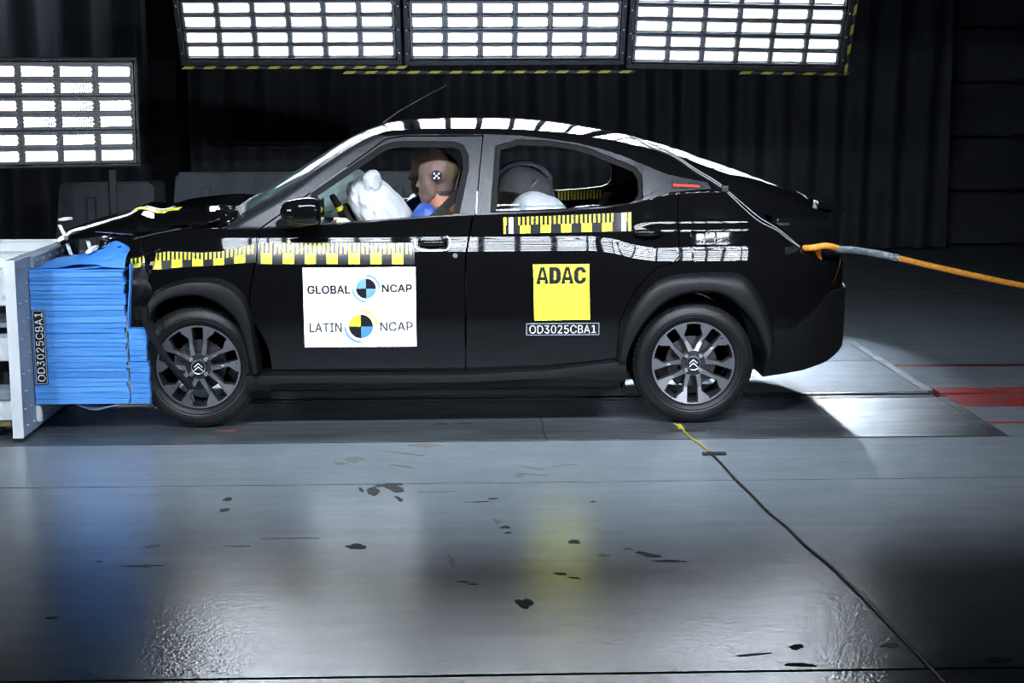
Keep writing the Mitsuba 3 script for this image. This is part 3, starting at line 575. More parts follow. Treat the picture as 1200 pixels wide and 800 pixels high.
# ---------------------------------------------------------------- wheels
def wheel(cx, cz, turn, near=True):
    R, r0 = .3265, .222
    prof = [(.208, .050), (.222, .026), (.234, .008), (.262, -.004), (.290, .004), (.308, .018), (.3185, .036), (.3245, .060), (R, .10), (R, .135), (.3245, .172), (.3185, .195), (.300, .218), (.26, .232), (.225, .214), (.208, .18)]
    base = .03
    def put(m):
        m = tri(m).copy(); v = np.array(m.vertices); a = math.radians(turn); c, s = math.cos(a), math.sin(a)
        x, z = v[:, 0] * c - v[:, 2] * s, v[:, 0] * s + v[:, 2] * c; y = v[:, 1] + base
        if not near: y = 2 * YC - y
        m = trimesh.Trimesh(np.stack([x + cx, y, z + cz], 1), m.faces if near else m.faces[:, ::-1], process=False); return m
    tyre = lathe_y(prof, 96)
    key = add('wheel', put(tyre), 'mat_tyre', car, smooth=35)
    rings = [lathe_y([(.268, -.0065), (.270, -.0075), (.272, -.0065), (.270, -.002)], 72), lathe_y([(.247, .0), (.249, -.0025), (.251, -.001), (.249, .004)], 72)]
    add('sidewall_rib', put(join(*rings)), 'mat_tyre', key, smooth=40)
    gr = []
    for y in (.075, .105, .135, .165): gr.append(lathe_y([(R + .0005, y - .004), (R + .0012, y), (R + .0005, y + .004), (R - .004, y)], 72))
    blocks = []
    for k in range(72):
        q = k * 2 * math.pi / 72; c, s = math.cos(q), math.sin(q)
        b = np.array(tri(cbox(-.009, .009, .026, .056, .309, .3205, .003)).vertices); f = tri(cbox(-.009, .009, .026, .056, .309, .3205, .003)).faces
        blocks.append(trimesh.Trimesh(np.stack([b[:, 0] * c - b[:, 2] * s, b[:, 1], b[:, 0] * s + b[:, 2] * c], 1), f, process=False))
    add('tread_block', put(join(*blocks)), 'mat_tyre', key, kind='stuff')
    if not near: return key
    add('rim_barrel', put(lathe_y([(.226, .022), (.214, .028), (.206, .06), (.196, .19), (.204, .20), (.212, .06)], 72)), 'mat_barrel', key, smooth=40)
    spokes, tabs = [], []
    for k in range(5):
        a = 90 + 72 * k
        for s in (-1, 1):
            spokes.append(affinity.rotate(Polygon([(.045, s * .024 - .017), (.12, s * .037 - .0125), (.222, s * .040 - .0125), (.222, s * .040 + .0125), (.12, s * .037 + .0125), (.045, s * .024 + .017)]), a, origin=(0, 0)))
            t0 = s * .0525; tabs.append(affinity.rotate(Polygon([(.150, t0), (.178, t0 + s * .036), (.224, t0 + s * .040), (.224, t0)]), a, origin=(0, 0)))
    rimring = Point(0, 0).buffer(.2235, quad_segs=32).difference(Point(0, 0).buffer(.209, quad_segs=32))
    hub = Point(0, 0).buffer(.068, quad_segs=16)
    face = unary_union(spokes + tabs + [rimring, hub]).intersection(Point(0, 0).buffer(.2235, quad_segs=32)).buffer(.004).buffer(-.004)
    def dish(poly, y0, h):                       # extrude in depth and dish towards the hub
        m = extr(poly, .001); v, f = trimesh.remesh.subdivide_to_size(m.vertices, m.faces, .03, max_iter=10); v = v * (1, 1, 1000)
        r = np.hypot(v[:, 0], v[:, 1]); y = y0 + .012 * np.clip((r - .03) / .1, 0, 1) ** 2 - .016 * np.clip((r - .12) / .1, 0, 1) + (1 - v[:, 2]) * h
        return trimesh.Trimesh(np.stack([v[:, 0], y, v[:, 1]], 1), f, process=False)
    add('rim_spokes', put(dish(face, .022, .045)), 'mat_rim_dark', key, smooth=30)
    add('rim_face', put(dish(face.buffer(-.0035).difference(Point(0, 0).buffer(.066)), .019, .004)), 'mat_rim_face', key, smooth=30, label='machined silver spoke faces')
    add('hub_cap', put(lathe_y([(0, .010), (.028, .010), (.033, .016), (.033, .03), (0, .03)], 40)), 'mat_black_print', key, smooth=40)
    add('hub_ring', put(lathe_y([(.033, .010), (.037, .008), (.041, .014), (.041, .03), (.033, .03)], 40)), 'mat_rim_face', key, smooth=40)
    ta = -turn; chev = []
    for dz in (-.012, .006): chev.append(Polygon([(-.022, dz - .009), (0, dz + .010), (.022, dz - .009), (.022, dz - .002), (0, dz + .018), (-.022, dz - .002)]))
    cm = extr(unary_union(chev), .003); v = cm.vertices; a = math.radians(ta); c, s = math.cos(a), math.sin(a)
    cm = trimesh.Trimesh(np.stack([v[:, 0] * c - v[:, 1] * s, .0075 + v[:, 2], v[:, 0] * s + v[:, 1] * c], 1), cm.faces, process=False)
    add('emblem', put(cm), 'mat_trolley_white', key, label='two silver chevrons')
    for k in range(4):
        q = math.radians(45 + 90 * k - turn); add('lug_nut', put(lathe_y([(0, -.004), (.008, -.004), (.0125, .003), (.0125, .03), (0, .03)], 6 * 3).apply_translation([.054 * math.cos(q), .008, .054 * math.sin(q)])), 'mat_steel_part', key, smooth=40)
    add('brake_disc', put(lathe_y([(.05, .095), (.135, .095), (.135, .12), (.05, .12)], 48)), 'mat_disc', key, smooth=40)
    add('brake_caliper', put(rbox(-.14, -.05, .07, .14, -.06, .06, .015, 10)), 'mat_dark_metal', key, smooth=40)
    add('valve', put(tube([(.195, .03, .02), (.20, .012, .02)], .004, 8)), 'mat_black_print', key)
    return key
wheel(*WHEEL_F, 0); wheel(*WHEEL_R, 36); wheel(*WHEEL_F, 10, False); wheel(*WHEEL_R, 20, False)

# ---------------------------------------------------------------- mirror, antenna
MX = [(1, 0, .0), (0, 1, 0), (0, 0, 1)]
def mirror_shape(k):
    t = pillow((-1.070, -.075, 1.152), MX, (.112 * k, .090 * k, .078 * k), 2, .0, 2.7); v = np.array(t.vertices); f = np.clip((v[:, 0] + 1.18) / .2, 0, 1)
    v[:, 2] = 1.150 + (v[:, 2] - 1.150) * (.72 + .30 * f); v[:, 1] = -.075 + (v[:, 1] + .075) * (.75 + .27 * f); return mani(trimesh.Trimesh(v, t.faces, process=False)).trim_by_plane([-1, 0, 0], .970)
mk = add('door_mirror', mirror_shape(1.0).trim_by_plane([0, 0, 1], 1.118), BP, car, smooth=40)
add('mirror_base', mirror_shape(.985).trim_by_plane([0, 0, -1], -1.1185), 'mat_satin_black', mk, smooth=40)
add('mirror_stalk', Manifold.batch_hull([Manifold.sphere(.026, 20).translate(q) for q in ([-1.08, .0, 1.09], [-1.20, .07, 1.075], [-1.05, .09, 1.085], [-1.13, -.03, 1.10])]), 'mat_satin_black', mk, smooth=40)
add('mirror_glass', rbox(-.976, -.968, -.175, .03, 1.095, 1.215, .0038, 8), 'mat_glass_dark', mk, smooth=40)
add('antenna', tube([(-.70, .88, 1.580), (-.62, .88, 1.640), (-.45, .88, 1.735), (-.33, .88, 1.795)], [.006, .003, .0022, .0018], 8), 'mat_cable_black', car, smooth=40)

# ---------------------------------------------------------------- stickers on the car
def tape_band(poly_top, poly_bot, pattern, parent, off, name='calibration_tape', fn=surf, label=None, lift_=.001):
    """A checker measuring tape along the polylines of its top and bottom edges (x, z)."""
    xa, xb = poly_top[0][0], poly_top[-1][0]
    top = lambda x: np.interp(x, *zip(*poly_top)); bot = lambda x: np.interp(x, *zip(*poly_bot))
    def quad(x0, x1, t0, t1, mat, nm, h, par):
        n = max(2, int((x1 - x0) / .02) + 1); xs = np.linspace(x0, x1, n); tt = np.linspace(0, 1, 9) * (t1 - t0) + t0
        G = np.array([[(x, 0, bot(x) + (top(x) - bot(x)) * t) for t in tt] for x in xs]); G[..., 1] = fn(G[..., 0], G[..., 2]) - h
        return add(nm, slab(G, [0, .0016, 0]), mat, par)
    k = quad(xa, xb, 0, 1, 'mat_black_print', name, lift_ + .001, parent)
    if label: tag(k, label)
    par = k
    for x0, x1, t0, t1, m in pattern: quad(x0, x1, t0, t1, m, 'yellow_mark' if m == 'mat_yellow_print' else 'scale_label', lift_ + .0028, k)
    return k
def comb(xa, xb, n, phase=0.0, blocks=True, split=.52):
    out, p = [], (xb - xa) / n
    for k in range(n):
        x = xa + p * k; b = p * .52
        out.append((x, x + b, 0.02, split, 'mat_yellow_print'))
        for q in range(5):
            w = p * .105; s = x + p * .2 * q + .01 * p
            if s + w < xb: out.append((s, s + w, split if q < 3 else split - .04, .97, 'mat_yellow_print'))
    return out
tape_band([(-1.318, .984), (-.9, .981), (-.504, .978)], [(-1.318, .873), (-.504, .866)], comb(-1.30, -.508, 7), fd, 0, label='yellow and black checker measuring tape below the front window')
tape_band([(-1.993, .898), (-1.93, .915), (-1.85, .932), (-1.78, .940), (-1.70, .938), (-1.62, .934), (-1.52, .938), (-1.42, .958), (-1.325, .979)], [(-1.993, .838), (-1.9, .842), (-1.82, .845), (-1.70, .858), (-1.60, .862), (-1.5, .868), (-1.42, .876), (-1.325, .882)], comb(-1.985, -1.328, 6), 'car__front_fender', 0, label='bent yellow and black checker tape on the dented fender')
pat = []
n_t = 28; p_ = (.615 - -.035) / n_t
for k in range(n_t):
    if k in (1, 2, n_t - 2, n_t - 3): continue
    pat.append((-.035 + p_ * k, -.035 + p_ * (k + .5), .52, .985, 'mat_yellow_print'))
for k in range(5): pat.append((.045 + .107 * k, .045 + .107 * k + .054, .02, .50, 'mat_yellow_print'))
pat += [(-.042, -.030, .01, .99, 'mat_yellow_print'), (.612, .628, .01, .99, 'mat_yellow_print'), (-.015, .010, .02, .98, 'mat_white_print'), (.575, .600, .02, .98, 'mat_white_print')]
tape_band([(-.042, 1.105), (.2, 1.112), (.63, 1.128)], [(-.042, 1.017), (.63, 1.028)], pat, rd, 0, label='yellow and black comb-marked measuring tape below the rear window')

SX0, SX1, SZ0, SZ1 = -1.085, -.4995, .434, .855
sg = add('test_sign', onside(sbox(SX0, SZ0, SX1, SZ1), .002, .0), 'mat_white_print', fd, label='white sign with two chequered round emblems')
def on_sign(px, pz): return SX0 + (SX1 - SX0) * (px - 93) / (990 - 93), SZ1 - (SZ1 - SZ0) * (pz - 88) / (712 - 88)   # from the sign's own artwork grid
def sign_text(s, px0, px1, pbase, pcap, mat, bold):
    x0, zb = on_sign(px0, pbase); x1, zt = on_sign(px1, pcap)
    add('lettering', onside_text(s, x0, zb, zt - zb, x1 - x0, bold), mat, sg)
sign_text('GLOBAL', 128, 468, 288, 230, 'mat_black_print', True); sign_text('NCAP', 720, 958, 280, 224, 'mat_black_print', True)
sign_text('LATIN', 138, 394, 590, 520, 'mat_black_print', False); sign_text('NCAP', 700, 960, 584, 516, 'mat_black_print', False)
def pie(c, r, a0, a1, r0=0.0, n=24):
    a = np.radians(np.linspace(a0, a1, n)); o = [(c[0] + r * math.cos(q), c[1] + r * math.sin(q)) for q in a]
    return Polygon(o + ([(c[0] + r0 * math.cos(q), c[1] + r0 * math.sin(q)) for q in a[::-1]] if r0 else [c]))
def round_mark(px, pz, rpx, cols, ring):
    c = on_sign(px, pz); s = (SX1 - SX0) / 897; r = rpx * s
    for k, m in enumerate(cols): add('emblem_quarter', onside(pie(c, r, 90 * k, 90 * k + 90), .001, .0022), m, sg)
    for a0, a1, m in ring: add('emblem_ring', onside(pie(c, r * 1.42, a0, a1, r * 1.26), .001, .0022), m, sg)
    return c, r
def ring_text(c, r, text, a0, a1, h, flip=False):
    ms = []
    for k, ch in enumerate(text):
        if ch == ' ': continue
        a = math.radians(a0 + (a1 - a0) * k / (len(text) - 1)); m = meshkit.text_mesh(ch, h, .001); v = np.array(m.vertices); v[:, 0] -= v[:, 0].mean(); v[:, 1] -= h / 2
        rot = a - math.pi / 2 + (math.pi if flip else 0)
        x, z = c[0] + r * math.cos(a) + v[:, 0] * math.cos(rot) - v[:, 1] * math.sin(rot), c[1] + r * math.sin(a) + v[:, 0] * math.sin(rot) + v[:, 1] * math.cos(rot)
        ms.append(trimesh.Trimesh(np.stack([x, surf(x, z) - .0022 - .0012 * (v[:, 2] > .0005), z], 1), m.faces, process=False))
    add('ring_lettering', join(*ms), 'mat_grey_print', sg)
c, r = round_mark(594, 253, 79, ['mat_black_print', 'mat_pale_blue_print', 'mat_black_print', 'mat_pale_blue_print'], [(2, 90, 'mat_pale_blue_print'), (182, 270, 'mat_pale_blue_print')])
ring_text(c, r * 1.33, 'FOR SAFER', 172, 100, .011); ring_text(c, r * 1.33, 'CARS', 290, 345, .012, True)
c, r = round_mark(547, 548, 95, ['mat_black_print', 'mat_sign_yellow', 'mat_black_print', 'mat_blue_print'], [(2, 90, 'mat_pale_yellow_print'), (182, 270, 'mat_pale_blue_print')])
ring_text(c, r * 1.33, 'PARA AUTOS', 174, 98, .011); ring_text(c, r * 1.33, 'MAS SEGUROS', 276, 356, .011, True)
ys_ = add('square_sticker', onside(Polygon([(.110, .863), (.4035, .865), (.409, .570), (.116, .568)]), .002, .0), 'mat_sign_yellow', rd, label='square yellow sticker with four heavy black letters')
def heavy_a(x, z, w, h, t):
    o = Polygon([(x, z), (x + w * .34, z + h), (x + w * .66, z + h), (x + w, z), (x + w - t, z), (x + w * .72, z + h * .22), (x + w * .28, z + h * .22), (x + t, z)])
    return o.difference(Polygon([(x + w * .35, z + h * .40), (x + w * .65, z + h * .40), (x + w * .5, z + h * .84)]))
def heavy_d(x, z, w, h, t): return rrect(x - w * .5, z, x + w, z + h, min(w, h) * .46, 10).intersection(sbox(x, z, x + w, z + h)).difference(rrect(x - w * .5, z + t * .8, x + w - t, z + h - t * .8, min(w, h) * .26, 8).intersection(sbox(x + t, z, x + w, z + h)))
def heavy_c(x, z, w, h, t): return rrect(x, z, x + w, z + h, w * .48, 10).difference(rrect(x + t, z + t * .8, x + w - t, z + h - t * .8, (w - 2 * t) * .48, 8)).difference(sbox(x + w - t * 1.05, z + h * .36, x + w + .01, z + h * .66))
zb_, lh, lt_ = .762, .086, .0215
for g in (heavy_a(.127, zb_, .064, lh, lt_), heavy_d(.196, zb_, .058, lh, lt_), heavy_a(.257, zb_, .064, lh, lt_), heavy_c(.325, zb_ - .001, .062, lh + .002, lt_)):
    add('lettering', onside(g, .001, .0022), 'mat_black_print', ys_)
def number_plate(parent, x0, z0, x1, z1, up=False, fn=surf, lift_=.0):
    k = add('number_plate', onside(sbox(x0, z0, x1, z1), .002, lift_, fn=fn), 'mat_black_print', parent, label='black plate with white test number')
    o = sbox(x0 + .003, z0 + .003, x1 - .003, z1 - .003)
    add('border_line', onside(o.difference(o.buffer(-.004, join_style=2)), .001, lift_ + .0022, fn=fn), 'mat_grey_print', k)
    if up: add('lettering', onside_text('OD3025CBA1', x1 - .013, z0 + .016, (x1 - x0) * .60, (z1 - z0) - .030, False, up=True, fn=fn, lift_=lift_ + .0022), 'mat_white_print', k)
    else: add('lettering', onside_text('OD3025CBA1', x0 + .020, z0 + .014, (z1 - z0) * .60, (x1 - x0) - .04, False, fn=fn, lift_=lift_ + .0022), 'mat_white_print', k)
number_plate(rd, .071, .486, .461, .557)

# ---------------------------------------------------------------- crushed nose and buckled bonnet
hc = pch({-2.47: .985, -2.42: 1.012, -2.36: 1.033, -2.22: 1.068, -2.117: 1.091, -2.0: 1.112, -1.745: 1.137, -1.59: 1.150, -1.44: 1.130})
hx = np.linspace(-2.465, -1.45, 44); hy = np.linspace(.16, 2 * YC - .16, 40)
def bonnet_z(x, y):
    u = (y - YC) / (YC - .16); nose = np.clip((-2.12 - x) / .34, 0, 1)
    z = hc(x) + .006 - .060 * (1 - .8 * nose) * np.abs(u) ** 7 - nose * .008 * u * u
    z = z + .018 * np.exp(-((x + 2.06 + .10 * u) / .05) ** 2) - .012 * np.exp(-((x + 1.93 + .06 * u) / .045) ** 2)
    return z + .012 * (meshkit.noise(np.stack([x * 4, y * 3, x * 0], -1), 3) - .5)
HX, HY = np.meshgrid(hx, hy, indexing='ij')
HX2 = HX + .10 * np.clip((-2.0 - HX) / .45, 0, 1) * (np.abs(HY - YC) / (YC - .16)) ** 3
hood = np.stack([HX2, HY, bonnet_z(HX, HY)], -1)
hk = add('bonnet', slab(hood, [0, 0, -.014]), BP, car, smooth=35, label='buckled bonnet lifted at its front edge')
def on_bonnet(x0, x1, y0, y1, mat, name):
    X, Y_ = np.meshgrid(np.linspace(x0, x1, 12), np.linspace(y0, y1, 5), indexing='ij')
    add(name, slab(np.stack([X, Y_, bonnet_z(X, Y_) + .003], -1), [0, 0, -.002]), mat, hk)
on_bonnet(-2.03, -1.78, .36, .48, 'mat_yellow_print', 'bonnet_tape')
on_bonnet(-1.99, -1.84, .52, .60, 'mat_white_print', 'bonnet_tape')
def crumple(x0, x1, y0, y1, z0, z1, amp, seed, n=16, tilt_=0.0):
    """A crushed sheet standing in the (x, z) plane."""
    X, Z = np.meshgrid(np.linspace(x0, x1, n), np.linspace(z0, z1, n), indexing='ij')
    q = np.stack([X * 11, Z * 11, X * 0], -1)
    Yv = y0 + (y1 - y0) * (X - x0) / (x1 - x0) + amp * (meshkit.fbm(q, 3, seed) - .5) * 2 + tilt_ * (Z - z0)
    X2 = X + .5 * amp * (meshkit.noise(q + 7, seed) - .5) * 2; Z2 = Z + .6 * amp * (meshkit.noise(q + 13, seed + 2) - .5) * 2
    return slab(np.stack([X2, Yv, Z2], -1), [.002, .006, .002])
add('crushed_bumper', join(crumple(-2.12, -1.86, .16, .05, .62, .96, .055, 21, 22), crumple(-2.08, -1.84, .28, .12, .40, .92, .05, 24, 20)), BP, car, smooth=25)
add('crushed_bumper', join(crumple(-2.03, -1.90, .02, .10, .30, .84, .035, 31, 18), crumple(-1.96, -1.88, .03, .06, .50, .86, .03, 33, 16)), 'mat_cladding', car, smooth=25)
add('crushed_bumper', crumple(-2.20, -1.75, .45, .40, .55, 1.0, .07, 35, 22), 'mat_dark_metal', car, smooth=25)
add('broken_headlamp', join(crumple(-2.20, -2.03, .12, .07, .895, .955, .025, 41, 16), crumple(-2.17, -2.0, .20, .14, .93, .99, .03, 44, 14)), 'mat_glass_dark', car, smooth=False)
add('broken_headlamp', join(crumple(-2.19, -2.06, .10, .06, .90, .935, .018, 47, 12), crumple(-2.15, -1.95, .18, .12, .985, 1.01, .014, 49, 12)), 'mat_chrome', car, smooth=False, label='shattered chrome lamp reflector')
for k, pts in enumerate([[(-2.18, .16, 1.035), (-2.10, .15, 1.03), (-1.98, .15, 1.018)], [(-1.97, .10, 1.000), (-1.85, .09, 1.03), (-1.72, .08, 1.055)], [(-2.03, .03, .905), (-1.93, .02, .915), (-1.82, .015, .955)], [(-1.74, .10, 1.045), (-1.62, .10, 1.07), (-1.52, .11, 1.10)]]):
    add('torn_edge', tube(pts, .0045, 8), 'mat_chrome' if k < 2 else BP, car, smooth=40)
# the arch edge torn off the front bumper, hanging across the wheel
tp = smooth_line([(-1.895, .66), (-1.893, .60), (-1.865, .52), (-1.825, .44), (-1.775, .36), (-1.72, .29), (-1.668, .228)], 30)
add('torn_arch_strip', loft([[(x - .020 * a, y_, z) for a, y_ in ((-1, -.045), (-.4, -.056), (.5, -.056), (1.1, -.045), (1, -.035), (-1, -.035))] for x, z in tp]), 'mat_cladding', car, smooth=28, label='torn wheel-arch edge hanging over the wheel')
for k, (x, z) in enumerate([(-1.90, .52), (-1.93, .44), (-1.91, .37), (-1.94, .31), (-1.88, .30), (-1.93, .60)]):
    add('torn_liner', crumple(x - .05, x + .05, .06 + .02 * k, .10, z - .06, z + .07, .04, 60 + k, 10), 'mat_rubber', car, smooth=25)
wp = [(-1.50, .13, 1.115), (-1.47, .2, 1.155), (-1.44, .35, 1.165)]
add('cowl', loft([[(-1.53 + dx, y, 1.085 + dz + .02 * math.sin(4 * y)) for dx, dz in ((0, 0), (0, .03), (.10, .05), (.12, .01))] for y in np.linspace(.14, 1.62, 30)]), 'mat_satin_black', car, smooth=28)
add('broken_cowl', join(crumple(-1.55, -1.43, .13, .13, 1.075, 1.15, .02, 81, 12), crumple(-1.53, -1.45, .2, .2, 1.10, 1.165, .02, 83, 12)), BP, car, smooth=False)
add('wiper', tube([(-1.46, .25, 1.135), (-1.45, .7, 1.16), (-1.44, 1.1, 1.165)], .007, 8), 'mat_cable_black', car, smooth=40)

# ---------------------------------------------------------------- rear: lamp cluster, badge line, tow shackle
add('tail_lamp', tri(bt ^ prism_y(Polygon([(1.40, 1.06), (1.42, 1.085), (1.62, 1.09), (1.72, 1.06), (1.72, .95), (1.62, .93), (1.50, .97)]), -1, .6)), 'mat_glass_dark', car, smooth=30)
add('tail_lamp_chrome', onside(Polygon([(1.40, 1.065), (1.47, 1.062), (1.47, 1.05), (1.41, 1.052)]), .003, .02), 'mat_dark_metal', car)
add('spoiler', loft([[(x + .02 * (1 - abs(u)), YC + u * .60, z) for x, z in ((1.66, 1.165), (1.80, 1.130), (1.815, 1.118), (1.79, 1.105), (1.66, 1.13))] for u in np.linspace(-1, 1, 24)]), BP, car, smooth=28)
add('reflector', onside(Polygon([(1.62, .905), (1.655, .91), (1.66, .86), (1.635, .875)]), .004, .004), 'mat_amber', car)
ring = [(1.605 + .026 * math.cos(a), .26, .955 + .026 * math.sin(a)) for a in np.arange(24) * math.pi / 12]
add('tow_ring', tube(ring, .006, 8, closed=True), 'mat_chrome', car, smooth=40)
add('tow_bolt', tube([(1.60, .26, .925), (1.60, .26, .86)], .009, 10), 'mat_steel_part', car, smooth=40)
add('broken_trim', join(crumple(1.50, 1.70, .16, .30, .905, .93, .012, 91, 12), crumple(1.44, 1.52, .09, .12, .90, .935, .014, 93, 10)), 'mat_satin_black', car, smooth=False)

# ---------------------------------------------------------------- cabin: dash, steering wheel, airbags, seats
add('dashboard', rbox(-1.30, -.98, .16, 1.60, .80, 1.045, .05), 'mat_interior', car, smooth=40)
sw = np.array([-.80, .45, .985]); sn = np.array([.86, 0, .51]); su = np.array([0, 1, 0]); sv = np.cross(sn, su)
sk = add('steering_wheel', tube([sw + .185 * (math.cos(a) * su + math.sin(a) * sv) for a in np.arange(40) * math.pi / 20], .015, 12, closed=True), 'mat_interior', car, smooth=40)
add('steering_hub', Manifold.batch_hull([Manifold.sphere(.03, 12).translate((sw - .03 * sn + q).tolist()) for q in (.07 * su, -.07 * su, .06 * sv, -.06 * sv)]), 'mat_interior', sk, smooth=40)
add('indicator_stalk', tube([(-.895, .40, 1.08), (-.925, .37, 1.15), (-.955, .35, 1.205)], [.020, .021, .016], 12), 'mat_strap', sk, smooth=40)
add('yellow_band', tube([(-.914, .378, 1.125), (-.924, .371, 1.148)], [.0225, .0225], 14), 'mat_sign_yellow', sk, smooth=40, label='yellow tape band')
a1 = np.array([.60, 0, -.80]); a3 = np.array([.80, 0, .60])
add('driver_airbag', join(pillow((-.685, .42, 1.095), [a1, (0, 1, 0), a3], (.245, .27, .125), 3, .13)), 'mat_airbag', car, smooth=True, label='white inflated airbag before the driver dummy')
add('airbag_tether', join(pillow((-.735, .30, 1.275), [(1, 0, 0), (0, 1, 0), (0, 0, 1)], (.05, .11, .065), 6, .12)), 'mat_airbag', car, smooth=True)
add('passenger_airbag', join(pillow((-.985, 1.25, 1.135), [(.8, 0, .6), (0, 1, 0), (-.6, 0, .8)], (.20, .36, .15), 8, .10)), 'mat_airbag_far', car, smooth=True, label='white inflated airbag on the far side')
def seat(x, y, head):
    k = add('front_seat', Manifold.batch_hull([Manifold.sphere(.06, 12).translate([x + a, y + b, c]) for a, b, c in ((-.42, -.18, .50), (-.42, .18, .50), (.02, -.20, .46), (.02, .20, .46), (-.42, -.18, .42), (-.42, .18, .42), (.0, -.2, .40), (.0, .2, .40))]), 'mat_interior', car, smooth=40)
    add('backrest', Manifold.batch_hull([Manifold.sphere(.055, 12).translate([x + a, y + b, c]) for a, b, c in ((.02, -.2, .50), (.02, .2, .50), (.10, -.21, .80), (.10, .21, .80), (.15, -.14, 1.07), (.15, .14, 1.07))]), 'mat_interior', k, smooth=40)
    if head: add('headrest', rbox(x + .13, x + .23, y - .13, y + .13, 1.15, 1.33, .045), 'mat_interior', k, smooth=40)
seat(-.33, .44, True); seat(-.33, 1.30, False)
add('rear_bench', rbox(.15, .70, .18, 1.58, .42, .62, .06), 'mat_interior', car, smooth=40)
add('rear_backrest', Manifold.batch_hull([Manifold.sphere(.05, 12).translate([a, b, c]) for b in (.22, 1.54) for a, c in ((.62, .60), (.72, .60), (.76, 1.02), (.84, 1.02))]), 'mat_interior', car, smooth=40)
add('parcel_shelf', cbox(.86, 1.36, .2, 1.56, 1.02, 1.035, .004), 'mat_interior', car)
add('roof_lining', sheet([[(x, y, float(zr(x)) - .045 - .05 * ((y - YC) / .6) ** 2) for y in np.linspace(.34, 1.42, 8)] for x in np.linspace(-.60, .60, 12)]), 'mat_interior', car, smooth=True)
pl = tape_band([(.33, 1.150), (.62, 1.160)], [(.33, 1.085), (.62, 1.095)], [(.335 + .02 * k, .345 + .02 * k, .05, .95, 'mat_yellow_print') for k in range(14)], car, 0, fn=lambda x, z: 0 * x + 1.60, lift_=0, label='strip of yellow marks inside the far door')  # black strip with narrow yellow marks, set inside the far door

